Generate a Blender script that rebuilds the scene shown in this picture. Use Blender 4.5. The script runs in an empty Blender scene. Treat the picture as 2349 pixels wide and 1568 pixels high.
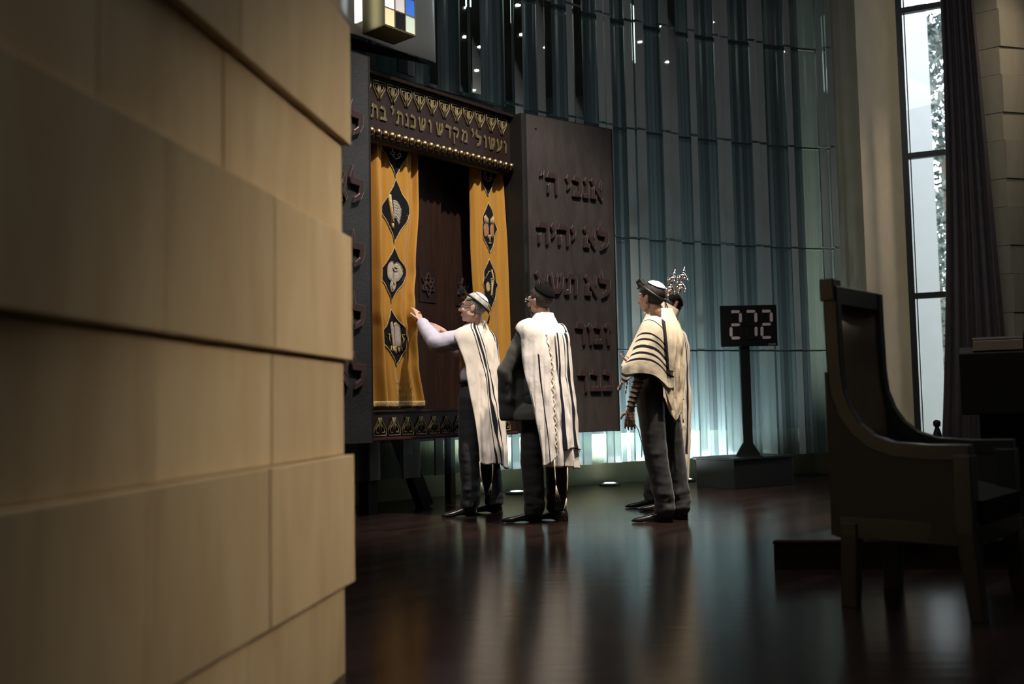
import bpy, bmesh, math, random
import numpy as np
from mathutils import Vector, Matrix, noise
from mathutils.bvhtree import BVHTree

scn = bpy.context.scene
COL = scn.collection
PI = math.pi
def V(*a): return Vector(a)
def R(d): return math.radians(d)

# ------------------------------------------------------------------ camera
cam_d = bpy.data.cameras.new('camera'); cam = bpy.data.objects.new('camera', cam_d); COL.objects.link(cam)
scn.camera = cam
cam_d.sensor_width = 36.0; cam_d.lens = 2284 / 2349 * 36
_p = math.atan(151 / 2284); _r = 0.020
_F = V(0, math.cos(_p), math.sin(_p)); _U0 = V(1, 0, 0).cross(_F)
_R = V(1, 0, 0) * math.cos(_r) - _U0 * math.sin(_r); _U = _U0 * math.cos(_r) + V(1, 0, 0) * math.sin(_r)
M = Matrix.Identity(4)
for i in range(3):
    M[i][0] = _R[i]; M[i][1] = _U[i]; M[i][2] = -_F[i]
M[2][3] = 0.86
cam.matrix_world = M
cam_d.clip_start = 0.05; cam_d.clip_end = 200
cam_d.dof.use_dof = True; cam_d.dof.focus_distance = 7.75; cam_d.dof.aperture_fstop = 1.7

# ------------------------------------------------------------------ render look, world, lights
vs = scn.view_settings
vs.view_transform = 'Standard'; vs.look = 'None'; vs.gamma = 1; vs.use_curve_mapping = False
vs.exposure = 0.0
cy = scn.cycles
cy.max_bounces = 10; cy.diffuse_bounces = 3; cy.glossy_bounces = 4; cy.transmission_bounces = 8; cy.transparent_max_bounces = 24
cy.caustics_reflective = False; cy.caustics_refractive = False
cy.sample_clamp_indirect = 3.0; cy.use_denoising = True

world = bpy.data.worlds.new('sky'); scn.world = world; world.use_nodes = True
wn = world.node_tree.nodes; wn['Background'].inputs[0].default_value = (0.93, 0.97, 1.0, 1); wn['Background'].inputs[1].default_value = 8.5

def lamp(name, kind, loc, target, power, color, **kw):
    d = bpy.data.lights.new(name, kind); d.energy = power; d.color = color
    for k, v in kw.items(): setattr(d, k, v)
    o = bpy.data.objects.new(name, d); COL.objects.link(o); o.location = loc
    o.rotation_euler = (Vector(target) - Vector(loc)).to_track_quat('-Z', 'Y').to_euler()
    return o
WARM = (1.0, 0.90, 0.79)
lamp('ceiling_or_fill_spot', 'SPOT', (1.3, 6.0, 6.5), (0.1, 8.5, 1.35), 1350, WARM, spot_size=R(55), spot_blend=0.6, shadow_soft_size=0.06)
lamp('ceiling_or_fill_spot', 'SPOT', (2.2, 5.6, 6.6), (1.2, 7.6, 1.3), 1900, (1.0, 0.84, 0.64), spot_size=R(36), spot_blend=0.8, shadow_soft_size=0.08)
lamp('ceiling_or_fill_spot', 'SPOT', (5.0, 7.4, 4.0), (-0.50, 3.60, 1.14), 1560, (1.0, 0.87, 0.71), spot_size=R(20.8), spot_blend=1.0, shadow_soft_size=0.10)  # added spot hung in mid-air to brighten the far end of the stone wall
lamp('ceiling_or_fill_spot', 'SPOT', (6.2, 9.6, 6.8), (4.42, 11.55, 2.4), 210, (1.0, 0.85, 0.68), spot_size=R(34), spot_blend=1.0, shadow_soft_size=0.15)  # added fill spot, brightens the window reveal beyond its daylight
lamp('ceiling_or_fill_spot', 'SPOT', (-1.7, 4.9, 6.6), (-0.15, 8.1, 1.2), 560, (1.0, 0.94, 0.88), spot_size=R(40), spot_blend=0.8, shadow_soft_size=0.45)
pt = lamp('window_portal', 'AREA', (5.49, 11.54, 3.5), (5.075, 10.63, 3.5), 1, (1, 1, 1), shape='RECTANGLE', size=1.5, size_y=7); pt.data.cycles.is_portal = True
lamp('overhead_fill_small', 'AREA', (0.5, 4.9, 6.9), (0.5, 4.9, 0), 70, (1.0, 0.97, 0.93), shape='RECTANGLE', size=2.5, size_y=2.5)  # added fill light, lifts the dark jackets and other shadows; no real fitting
lamp('overhead_fill_wide', 'AREA', (3.2, 5.4, 6.9), (3.2, 5.4, 0), 55, (0.95, 0.98, 1.0), shape='RECTANGLE', size=4, size_y=4)  # added wide fill for dim ambient light; the ceiling has no opening here
GC = V(6.08, 2.16, 0)                                        # centre of the curved glass screen
def arc(phi, r, z=0.0):                                      # phi from +Y towards -X
    return V(GC.x - r * math.sin(phi), GC.y + r * math.cos(phi), z)
for ph in (R(37.3), R(29.9), R(24.4)):
    lamp('floor_uplight', 'SPOT', arc(ph, 10.0, 0.06), arc(ph, 9.60, 2.2), 215, (0.88, 0.98, 1.0), spot_size=R(150), spot_blend=0.6, shadow_soft_size=0.06)

# ------------------------------------------------------------------ mesh builder
class MB:
    def __init__(s): s.v = []; s.f = []; s.uv = {}
    def add(s, vs_, fs_):
        n = len(s.v); s.v += [tuple(p) for p in vs_]; s.f += [tuple(i + n for i in f) for f in fs_]; return s
    def box(s, lo, hi, M=None):
        (a, b, c), (d, e, f) = lo, hi
        P = [V(a, b, c), V(d, b, c), V(d, e, c), V(a, e, c), V(a, b, f), V(d, b, f), V(d, e, f), V(a, e, f)]
        if M: P = [M @ p for p in P]
        return s.add(P, [(0, 3, 2, 1), (4, 5, 6, 7), (0, 1, 5, 4), (1, 2, 6, 5), (2, 3, 7, 6), (3, 0, 4, 7)])
    def bar(s, p, q, w, h, up=V(0, 0, 1)):
        p = Vector(p); q = Vector(q); d = (q - p).normalized(); x = d.cross(up)
        if x.length < 1e-4: x = d.cross(V(0, 1, 0))
        x.normalize(); y = x.cross(d)
        P = []
        for c in (p, q):
            for sx, sy in ((-1, -1), (1, -1), (1, 1), (-1, 1)): P.append(c + x * w / 2 * sx + y * h / 2 * sy)
        return s.add(P, [(0, 1, 2, 3), (7, 6, 5, 4), (0, 4, 5, 1), (1, 5, 6, 2), (2, 6, 7, 3), (3, 7, 4, 0)])
    def prism(s, poly, d0, d1, M):
        # poly in local x,z ; extruded along local y from d0 to d1
        n = len(poly)
        area = sum(poly[i][0] * poly[(i + 1) % n][1] - poly[(i + 1) % n][0] * poly[i][1] for i in range(n))
        if area < 0: poly = poly[::-1]
        if d0 > d1: d0, d1 = d1, d0
        P = [M @ V(x, d0, z) for x, z in poly] + [M @ V(x, d1, z) for x, z in poly]
        F = [tuple(range(n)), tuple(range(2 * n - 1, n - 1, -1))]
        F += [(i, i + n, (i + 1) % n + n, (i + 1) % n) for i in range(n)]
        return s.add(P, F)
    def tube(s, pts, r, n=8, cap=True, flat=1.0):
        pts = [Vector(p) for p in pts]; m = len(pts)
        rr = r if isinstance(r, (list, tuple)) else [r] * m
        ref = V(0, 0, 1)
        t0 = (pts[1] - pts[0]).normalized()
        if abs(t0.dot(ref)) > 0.9: ref = V(1, 0, 0)
        x = t0.cross(ref).normalized(); P = []
        for i in range(m):
            t = (pts[min(i + 1, m - 1)] - pts[max(i - 1, 0)]).normalized()
            x = (x - t * x.dot(t)).normalized(); y = t.cross(x)
            for k in range(n):
                a = 2 * PI * k / n; P.append(pts[i] + x * math.cos(a) * rr[i] + y * math.sin(a) * rr[i] * flat)
        F = [(i * n + k, i * n + (k + 1) % n, (i + 1) * n + (k + 1) % n, (i + 1) * n + k) for i in range(m - 1) for k in range(n)]
        if cap: F += [tuple(range(n - 1, -1, -1)), tuple(range((m - 1) * n, m * n))]
        return s.add(P, F)
    def lathe(s, prof, M=Matrix.Identity(4), n=16):
        P = []; m = len(prof)
        for r, z in prof:
            for k in range(n):
                a = 2 * PI * k / n; P.append(M @ V(r * math.cos(a), r * math.sin(a), z))
        F = [(i * n + k, i * n + (k + 1) % n, (i + 1) * n + (k + 1) % n, (i + 1) * n + k) for i in range(m - 1) for k in range(n)]
        F += [tuple(range(n - 1, -1, -1)), tuple(range((m - 1) * n, m * n))]
        return s.add(P, F)
    def ell(s, c, rad, M=None, n=14, m=9):
        c = Vector(c); P = []; M3 = M or Matrix.Identity(3)
        for i in range(1, m):
            t = PI * i / m
            for k in range(n):
                a = 2 * PI * k / n
                P.append(c + M3 @ V(rad[0] * math.sin(t) * math.cos(a), rad[1] * math.sin(t) * math.sin(a), rad[2] * math.cos(t)))
        P += [c + M3 @ V(0, 0, rad[2]), c - M3 @ V(0, 0, rad[2])]
        T, B = len(P) - 2, len(P) - 1
        F = [(i * n + k, (i + 1) * n + k, (i + 1) * n + (k + 1) % n, i * n + (k + 1) % n) for i in range(m - 2) for k in range(n)]
        F += [(T, k, (k + 1) % n) for k in range(n)] + [(B, (m - 2) * n + (k + 1) % n, (m - 2) * n + k) for k in range(n)]
        return s.add(P, F)
    def cap(s, p, q, r1, r2, n=14):
        # tapered capsule (closed)
        p = Vector(p); q = Vector(q); d = q - p; L = d.length
        if L < 1e-5: return s.ell(p, (r1, r1, r1))
        Mx = d.to_track_quat('Z', 'Y').to_matrix()
        prof = [(r1 * math.sin(a), -r1 * math.cos(a)) for a in (0.05, 0.5, 1.0, 1.45)] + [(r2 * math.sin(a), L - r2 * math.cos(a)) for a in (1.7, 2.15, 2.65, 3.09)]
        return s.lathe(prof, Matrix.Translation(p) @ Mx.to_4x4(), n)
    def grid(s, G, closed=False):
        # G[i][j] points
        a = len(G); b = len(G[0]); n = len(s.v)
        s.v += [tuple(p) for row in G for p in row]
        for i in range(a - 1):
            for j in range(b - 1 if not closed else b):
                s.f.append((n + i * b + j, n + i * b + (j + 1) % b, n + (i + 1) * b + (j + 1) % b, n + (i + 1) * b + j))
        return s
    def mesh(s, name):
        me = bpy.data.meshes.new(name); me.from_pydata(s.v, [], s.f); me.update(); return me
    def build(s, name, mat, parent=None, smooth=False, bevel=0.0, seg=2, solid=0.0, subd=0, angle=None):
        return mkobj(name, s.mesh(name), mat, parent, smooth, bevel, seg, solid, subd, angle)

def mkobj(name, me, mat, parent=None, smooth=False, bevel=0.0, seg=2, solid=0.0, subd=0, angle=None):
    if mat is not None and len(me.materials) == 0: me.materials.append(mat)
    if smooth: me.polygons.foreach_set('use_smooth', [True] * len(me.polygons))
    if angle: me.set_sharp_from_angle(angle=angle)
    o = bpy.data.objects.new(name, me); COL.objects.link(o)
    if parent is not None: o.parent = parent
    if solid: m = o.modifiers.new('solid', 'SOLIDIFY'); m.thickness = solid; m.offset = 0
    if subd: m = o.modifiers.new('sub', 'SUBSURF'); m.levels = subd; m.render_levels = subd
    if bevel: m = o.modifiers.new('bev', 'BEVEL'); m.width = bevel; m.segments = seg; m.limit_method = 'ANGLE'; m.angle_limit = R(35)
    return o

def empty(name, loc=(0, 0, 0), rz=0.0):
    o = bpy.data.objects.new(name, None); COL.objects.link(o); o.location = loc; o.rotation_euler = (0, 0, rz); o.empty_display_size = 0.1
    return o
def tag(o, label, cat, group=None, kind=None):
    o['label'] = label; o['category'] = cat
    if group: o['group'] = group
    if kind: o['kind'] = kind
    return o
def struct(o, label=None):
    o['kind'] = 'structure'
    if label: o['label'] = label
    return o

# ------------------------------------------------------------------ materials
def newmat(name):
    m = bpy.data.materials.new(name); m.use_nodes = True
    return m, m.node_tree.nodes, m.node_tree.links, m.node_tree.nodes['Principled BSDF']
def mat(name, col, rough=0.6, metal=0.0, var=0.0, scale=8.0, bump=0.0, bscale=60.0, stretch=(1, 1, 1), spec=0.5, sheen=0.0, col2=None, emit=None, estr=0.0):
    m, N, L, b = newmat(name)
    b.inputs['Base Color'].default_value = (*col, 1); b.inputs['Roughness'].default_value = rough; b.inputs['Metallic'].default_value = metal
    b.inputs['Specular IOR Level'].default_value = spec
    if sheen: b.inputs['Sheen Weight'].default_value = sheen; b.inputs['Sheen Roughness'].default_value = 0.4
    tc = N.new('ShaderNodeTexCoord'); mp = N.new('ShaderNodeMapping'); mp.inputs['Scale'].default_value = stretch
    L.new(tc.outputs['Object'], mp.inputs['Vector'])
    if var or col2:
        nz = N.new('ShaderNodeTexNoise'); nz.inputs['Scale'].default_value = scale; nz.inputs['Detail'].default_value = 6
        L.new(mp.outputs[0], nz.inputs['Vector'])
        rp = N.new('ShaderNodeValToRGB')
        c2 = col2 or tuple(c * (1 - var) for c in col)
        rp.color_ramp.elements[0].position = 0.32; rp.color_ramp.elements[0].color = (*c2, 1)
        rp.color_ramp.elements[1].position = 0.68; rp.color_ramp.elements[1].color = (*col, 1)
        L.new(nz.outputs['Fac'], rp.inputs[0]); L.new(rp.outputs[0], b.inputs['Base Color'])
    if bump:
        n2 = N.new('ShaderNodeTexNoise'); n2.inputs['Scale'].default_value = bscale; n2.inputs['Detail'].default_value = 4
        L.new(mp.outputs[0], n2.inputs['Vector'])
        bp = N.new('ShaderNodeBump'); bp.inputs['Strength'].default_value = bump; bp.inputs['Distance'].default_value = 0.01
        L.new(n2.outputs['Fac'], bp.inputs['Height']); L.new(bp.outputs[0], b.inputs['Normal'])
    if emit: b.inputs['Emission Color'].default_value = (*emit, 1); b.inputs['Emission Strength'].default_value = estr
    return m

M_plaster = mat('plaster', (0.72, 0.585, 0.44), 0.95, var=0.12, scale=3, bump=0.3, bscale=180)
M_plaster_shade = mat('shaded_plaster', (0.36, 0.34, 0.25), 0.95, var=0.1, scale=3, bump=0.2, bscale=120)  # darker, greener copy of the pier plaster; its shade is put into the colour
M_darkwall = mat('dark_wall', (0.016, 0.022, 0.022), 0.9)
M_roomwall = mat('room_wall', (0.22, 0.22, 0.21), 0.95)
M_ceil = mat('ceiling_paint', (0.12, 0.11, 0.10), 0.95)
M_kerb = mat('kerb_plaster', (0.56, 0.52, 0.31), 0.9, var=0.1)

def stone_mat(name, c1, c2):
    m, N, L, b = newmat(name); b.inputs['Roughness'].default_value = 0.92; b.inputs['Specular IOR Level'].default_value = 0.15
    tc = N.new('ShaderNodeTexCoord'); mp = N.new('ShaderNodeMapping'); mp.inputs['Scale'].default_value = (3.2, 3.2, 0.7)
    L.new(tc.outputs['Object'], mp.inputs[0])
    nz = N.new('ShaderNodeTexNoise'); nz.inputs['Scale'].default_value = 2.4; nz.inputs['Detail'].default_value = 5; nz.inputs['Distortion'].default_value = 0.6
    L.new(mp.outputs[0], nz.inputs['Vector'])
    rp = N.new('ShaderNodeValToRGB'); e = rp.color_ramp.elements
    e[0].position = 0.3; e[0].color = (*c2, 1); e[1].position = 0.72; e[1].color = (*c1, 1)
    L.new(nz.outputs['Fac'], rp.inputs[0])
    ge = N.new('ShaderNodeNewGeometry'); mr = N.new('ShaderNodeMapRange'); mr.inputs[3].default_value = 0.84; mr.inputs[4].default_value = 1.08
    L.new(ge.outputs['Random Per Island'], mr.inputs[0])
    hs = N.new('ShaderNodeHueSaturation'); L.new(rp.outputs[0], hs.inputs['Color']); L.new(mr.outputs[0], hs.inputs['Value'])
    v2 = N.new('ShaderNodeTexNoise'); v2.inputs['Scale'].default_value = 9; L.new(tc.outputs['Object'], v2.inputs['Vector'])
    bp = N.new('ShaderNodeBump'); bp.inputs['Strength'].default_value = 0.12; bp.inputs['Distance'].default_value = 0.004
    L.new(v2.outputs['Fac'], bp.inputs['Height']); L.new(bp.outputs[0], b.inputs['Normal'])
    L.new(hs.outputs[0], b.inputs['Base Color'])
    return m
M_stone = stone_mat('sandstone', (0.63, 0.485, 0.285), (0.53, 0.38, 0.205))
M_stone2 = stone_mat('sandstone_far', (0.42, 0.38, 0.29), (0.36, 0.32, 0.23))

def floor_mat():
    m, N, L, b = newmat('polished_wood_planks')
    tc = N.new('ShaderNodeTexCoord'); mp = N.new('ShaderNodeMapping'); mp.inputs['Rotation'].default_value = (0, 0, -R(48.8))
    L.new(tc.outputs['Object'], mp.inputs[0])
    br = N.new('ShaderNodeTexBrick'); br.inputs['Scale'].default_value = 1.0; br.inputs['Brick Width'].default_value = 1.6; br.inputs['Row Height'].default_value = 0.11
    br.inputs['Mortar Size'].default_value = 0.0012; br.inputs['Color1'].default_value = (0.020, 0.013, 0.011, 1); br.inputs['Color2'].default_value = (0.042, 0.024, 0.019, 1)
    br.inputs['Mortar'].default_value = (0.012, 0.006, 0.004, 1); br.inputs['Bias'].default_value = -0.1
    L.new(mp.outputs[0], br.inputs['Vector'])
    mp2 = N.new('ShaderNodeMapping'); mp2.inputs['Rotation'].default_value = (0, 0, -R(48.8)); mp2.inputs['Scale'].default_value = (1.2, 14, 1)
    L.new(tc.outputs['Object'], mp2.inputs[0])
    nz = N.new('ShaderNodeTexNoise'); nz.inputs['Scale'].default_value = 3; nz.inputs['Detail'].default_value = 5; L.new(mp2.outputs[0], nz.inputs['Vector'])
    mx = N.new('ShaderNodeMix'); mx.data_type = 'RGBA'; mx.blend_type = 'MULTIPLY'; mx.inputs[0].default_value = 0.55
    L.new(br.outputs['Color'], mx.inputs[6]); L.new(nz.outputs['Fac'], mx.inputs[7])
    L.new(mx.outputs[2], b.inputs['Base Color'])
    mr = N.new('ShaderNodeMapRange'); mr.inputs[3].default_value = 0.15; mr.inputs[4].default_value = 0.23
    L.new(nz.outputs['Fac'], mr.inputs[0]); L.new(mr.outputs[0], b.inputs['Roughness'])
    n3 = N.new('ShaderNodeTexNoise'); n3.inputs['Scale'].default_value = 1.1; n3.inputs['Detail'].default_value = 2; L.new(mp2.outputs[0], n3.inputs['Vector'])
    bp = N.new('ShaderNodeBump'); bp.inputs['Strength'].default_value = 0.05; bp.inputs['Distance'].default_value = 0.02
    L.new(n3.outputs['Fac'], bp.inputs['Height']); L.new(bp.outputs[0], b.inputs['Normal'])
    b.inputs['Specular IOR Level'].default_value = 0.24
    return m
M_floor = floor_mat()

def glass_mat(name, tint, body, fac, rough=0.015, stripes=False):
    m, N, L, b = newmat(name); N.remove(b); out = N['Material Output']
    tr = N.new('ShaderNodeBsdfTransparent'); tr.inputs[0].default_value = (*tint, 1)
    tl = N.new('ShaderNodeBsdfTranslucent'); df = N.new('ShaderNodeBsdfDiffuse')
    tl.inputs[0].default_value = (*body, 1); df.inputs[0].default_value = (*body, 1)
    mb = N.new('ShaderNodeMixShader'); mb.inputs[0].default_value = 0.45; L.new(tl.outputs[0], mb.inputs[1]); L.new(df.outputs[0], mb.inputs[2])
    m1 = N.new('ShaderNodeMixShader'); m1.inputs[0].default_value = fac; L.new(tr.outputs[0], m1.inputs[1]); L.new(mb.outputs[0], m1.inputs[2])
    gl = N.new('ShaderNodeBsdfGlossy'); gl.inputs['Roughness'].default_value = rough; gl.inputs[0].default_value = (0.8, 0.95, 0.92, 1)
    fr = N.new('ShaderNodeFresnel'); fr.inputs[0].default_value = 1.45
    m2 = N.new('ShaderNodeMixShader'); L.new(fr.outputs[0], m2.inputs[0]); L.new(m1.outputs[0], m2.inputs[1]); L.new(gl.outputs[0], m2.inputs[2])
    L.new(m2.outputs[0], out.inputs[0])
    if stripes:
        uv = N.new('ShaderNodeUVMap'); sp = N.new('ShaderNodeSeparateXYZ'); L.new(uv.outputs[0], sp.inputs[0])
        dv = N.new('ShaderNodeMath'); dv.operation = 'DIVIDE'; dv.inputs[1].default_value = 0.05; L.new(sp.outputs[0], dv.inputs[0])
        fl = N.new('ShaderNodeMath'); fl.operation = 'FLOOR'; L.new(dv.outputs[0], fl.inputs[0])
        wn_ = N.new('ShaderNodeTexWhiteNoise'); wn_.noise_dimensions = '1D'; L.new(fl.outputs[0], wn_.inputs['W'])
        mr = N.new('ShaderNodeMapRange'); mr.inputs[3].default_value = fac * 0.35; mr.inputs[4].default_value = min(1, fac * 1.5)
        L.new(wn_.outputs['Value'], mr.inputs[0])
        fc = N.new('ShaderNodeMath'); fc.operation = 'FRACT'; L.new(dv.outputs[0], fc.inputs[0])
        lt = N.new('ShaderNodeMath'); lt.operation = 'GREATER_THAN'; lt.inputs[1].default_value = 0.07; L.new(fc.outputs[0], lt.inputs[0])
        mu = N.new('ShaderNodeMath'); mu.operation = 'MULTIPLY'; L.new(mr.outputs[0], mu.inputs[0]); L.new(lt.outputs[0], mu.inputs[1])
        L.new(mu.outputs[0], m1.inputs[0])
    return m
M_glass = glass_mat('frosted_green_glass', (0.74, 0.82, 0.81), (0.76, 0.79, 0.785), 0.60)
M_glassback = glass_mat('back_glass', (0.45, 0.56, 0.57), (0.42, 0.56, 0.59), 0.30, rough=0.2, stripes=True)

M_glassedge = glass_mat('bright_glass_edge', (0.8, 0.9, 0.88), (0.85, 0.92, 0.90), 0.85)

M_arkwood = mat('ark_dark_wood', (0.030, 0.014, 0.010), 0.42, var=0.4, scale=5, stretch=(8, 8, 0.6), spec=0.35)
M_arkframe = mat('ark_black_frame', (0.012, 0.011, 0.010), 0.5, spec=0.3)
M_frieze = mat('frieze_maroon_wood', (0.020, 0.0095, 0.0085), 0.5, var=0.3, scale=6, spec=0.35)
M_door = mat('brown_leathered_panel', (0.040, 0.030, 0.027), 0.62, var=0.45, scale=5, bump=0.35, bscale=45, stretch=(2.5, 2.5, 0.8))
M_doorl = mat('grey_leathered_panel', (0.017, 0.0165, 0.0175), 0.62, var=0.35, scale=5, bump=0.3, bscale=45)
M_letter = mat('lacquered_maroon_letter', (0.044, 0.026, 0.024), 0.28, spec=1.0)
M_gold = mat('aged_brass', (0.34, 0.245, 0.125), 0.33, metal=1.0, var=0.35, scale=12)
M_goldrelief = mat('gold_relief', (0.17, 0.135, 0.062), 0.5, metal=0.5, var=0.35, scale=15)
M_curtain = mat('golden_velvet', (0.46, 0.225, 0.034), 0.75, var=0.12, scale=5, stretch=(3, 3, 0.4), sheen=0.3, spec=0.2, bump=0.08, bscale=90)
M_blackvelvet = mat('black_velvet', (0.010, 0.011, 0.013), 0.9, spec=0.1)
M_goldthread = mat('gold_thread', (0.68, 0.50, 0.24), 0.55, metal=0.3, var=0.4, scale=60, bump=0.8, bscale=200)
M_silverthread = mat('silver_thread', (0.58, 0.52, 0.46), 0.55, metal=0.25, var=0.35, scale=70, bump=0.8, bscale=200)
M_copperthread = mat('copper_thread', (0.50, 0.25, 0.12), 0.55, metal=0.3, var=0.35, scale=70, bump=0.8, bscale=200)
M_steel = mat('brushed_steel', (0.52, 0.56, 0.57), 0.28, metal=0.5, bump=0.02, bscale=8)
M_brassface = mat('greenish_brass', (0.42, 0.38, 0.22), 0.35, metal=1.0)
M_silver = mat('polished_silver', (0.90, 0.86, 0.84), 0.14, metal=1.0)
M_black = mat('black_paint', (0.008, 0.009, 0.009), 0.5, spec=0.25)
M_blackwood = mat('black_wood', (0.010, 0.010, 0.009), 0.4, spec=0.25)
M_segment = mat('pale_pink_segment', (0.80, 0.66, 0.66), 0.6)
M_segoff = mat('dark_segment', (0.016, 0.015, 0.015), 0.35)
M_plate = mat('grey_plate', (0.16, 0.14, 0.13), 0.5)
M_winframe = mat('window_frame_metal', (0.018, 0.026, 0.03), 0.4)
M_drape = mat('dark_plum_drape', (0.085, 0.064, 0.068), 0.9, var=0.2, sheen=0.1)
M_extwall = mat('exterior_render', (0.24, 0.245, 0.25), 0.9, var=0.06, scale=2)
M_chairwood = mat('black_brown_chair_wood', (0.075, 0.082, 0.078), 0.24, spec=0.5)
M_chairfab = mat('brown_upholstery', (0.24, 0.165, 0.10), 0.5, var=0.2, scale=10)
M_chairside = mat('dark_upholstery', (0.090, 0.094, 0.088), 0.6)
M_cushion = mat('grey_green_cushion', (0.026, 0.027, 0.024), 0.95, spec=0.05)
M_step = mat('step_wood', (0.060, 0.036, 0.028), 0.3, var=0.3, stretch=(1, 6, 6))
M_paper = mat('cream_paper', (0.62, 0.50, 0.38), 0.85)
M_leaf = mat('leaf_green', (0.06, 0.082, 0.078), 0.6, var=0.5, scale=3)
M_trunk = mat('bark', (0.10, 0.08, 0.06), 0.9)
M_lens = mat('lit_lens', (1, 1, 1), 0.3, emit=(0.85, 0.97, 1.0), estr=6)
M_post = mat('brown_wood_post', (0.095, 0.042, 0.028), 0.5, var=0.4, scale=20)

# ------------------------------------------------------------------ the room
def wallstrip(name, pts, z0, z1, m, label=None, thick=0.0):
    b = MB(); b.grid([[V(x, y, z) for x, y in pts] for z in (z0, z1)])
    o = b.build(name, m, smooth=False); struct(o, label)
    if thick: md = o.modifiers.new('s', 'SOLIDIFY'); md.thickness = thick; md.offset = 1
    return o
b = MB(); b.box((-7, -4.5, -0.2), (10, 12.5, 0.0)); struct(b.build('floor', M_floor), 'dark polished wooden plank floor')
b = MB(); b.box((-7, -4.5, 7.0), (10, 12.5, 7.2)); struct(b.build('ceiling', M_ceil))
RB = 10.36
bw = [arc(R(a), RB) for a in np.linspace(64, 13.5, 50)]
wallstrip('wall_back', [(p.x, p.y) for p in bw], 0.55, 7.0, M_darkwall, 'dark wall behind the glass screen')
wallstrip('baseboard_back', [(p.x, p.y) for p in bw], 0.0, 0.55, M_kerb, 'olive plaster band at the foot of the back wall')
E1 = bw[-1]
pl, pc, pr = (3.78, 11.42), (4.03, 11.22), (4.80, 11.92)
wallstrip('wall_pier', [(E1.x, E1.y), pl, pc], 0, 7.0, M_plaster_shade, 'plaster pier face with shade put into its darker colour')
wd = V(0.91, -0.415, 0).normalized()
w0 = V(pr[0], pr[1], 0); w1 = w0 + wd * 1.55
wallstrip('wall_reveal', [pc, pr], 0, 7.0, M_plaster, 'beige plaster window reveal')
rp_ = w1
wallstrip('wall_right', [(w1.x, w1.y), (10, 10.6), (10, -4.5)], 0, 7.0, M_roomwall)
wallstrip('wall_rear', [(10, -4.5), (-7, -4.5)], 0, 7.0, M_roomwall)
wallstrip('wall_left', [(-7, -4.5), (-7, 6.0), (bw[0].x, bw[0].y)], 0, 7.0, M_roomwall)

# window
b = MB()
def wbox(b, s0, s1, z0, z1, d0=-0.04, d1=0.04):
    nrm = V(wd.y, -wd.x, 0)
    P = []
    for z in (z0, z1):
        for s_, d_ in ((s0, d0), (s1, d0), (s1, d1), (s0, d1)): P.append(w0 + wd * s_ + nrm * d_ + V(0, 0, z))
    b.add(P, [(3, 2, 1, 0), (4, 5, 6, 7), (0, 1, 5, 4), (1, 2, 6, 5), (2, 3, 7, 6), (3, 0, 4, 7)])
wbox(b, -0.03, 0.055, 0, 7); wbox(b, 1.47, 1.58, 0, 7)
for z in (0.05, 2.10, 3.80, 5.6): wbox(b, 0.05, 1.5, z - 0.035, z + 0.035)
wbox(b, 0.070, 0.085, 0, 7, -0.05, 0.02)
win = struct(b.build('window_1', M_winframe, bevel=0.004), 'tall dark metal framed window beside the drape')
m, N, L, pb = newmat('clear_pane'); N.remove(pb)
tr = N.new('ShaderNodeBsdfTransparent'); tr.inputs[0].default_value = (0.93, 0.96, 0.97, 1); gl = N.new('ShaderNodeBsdfGlossy'); gl.inputs['Roughness'].default_value = 0.02
fr = N.new('ShaderNodeFresnel'); fr.inputs[0].default_value = 1.45; mx = N.new('ShaderNodeMixShader')
L.new(fr.outputs[0], mx.inputs[0]); L.new(tr.outputs[0], mx.inputs[1]); L.new(gl.outputs[0], mx.inputs[2]); L.new(mx.outputs[0], N['Material Output'].inputs[0])
b = MB(); wbox(b, 0.05, 1.5, 0.05, 6.9, -0.003, 0.003); b.build('window_pane', m, win)

# outside: rendered wall and trees
ex0 = V(5.02, 12.62, 0)
b = MB(); b.box((5.60, 16.0, -0.1), (6.93, 16.5, 9.0)); tag(b.build('garden_wall', M_extwall, bevel=0.01), 'pale rendered wall standing outside the window', 'wall')
b = MB(); b.box((-7, 12.5, -0.1), (30, 45, -0.02)); struct(b.build('ground', mat('lawn', (0.10, 0.14, 0.06), 0.95)), 'garden ground outside')
def tree(loc, h, rad, seed, label, n=2600):
    rnd = random.Random(seed); t = empty('garden_tree', loc); tag(t, label, 'tree', 'trees outside the window')
    b = MB(); b.tube([V(0, 0, 0), V(0.05, 0.05, h * 0.4), V(-0.05, 0.1, h * 0.75)], [0.14, 0.10, 0.04]); b.build('trunk', M_trunk, t, smooth=True)
    b = MB()
    for k in range(n):
        u = rnd.random() ** 0.5; th = rnd.uniform(0, 2 * PI); zz = rnd.random()
        rr = rad * u * (1.0 - 0.72 * zz ** 2)
        c = V(rr * math.cos(th), rr * math.sin(th), 0.4 + (h - 0.4) * zz)
        d = V(rnd.gauss(0, 1), rnd.gauss(0, 1), rnd.gauss(0, 1)).normalized(); e = d.cross(V(rnd.gauss(0, 1), rnd.gauss(0, 1), 1)).normalized()
        s_ = rnd.uniform(0.05, 0.11)
        b.add([c - d * s_, c + e * s_ * 0.45, c + d * s_, c - e * s_ * 0.45], [(0, 1, 2, 3)])
    b.build('foliage', M_leaf, t)
tree((8.3, 18.6, -0.1), 8.2, 2.0, 3, 'leafy tree just outside the window beyond the pale wall', 9000)
tree((10.8, 24.8, -0.1), 6.2, 2.0, 8, 'lower leafy tree farther back outside the window', 6000)

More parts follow.
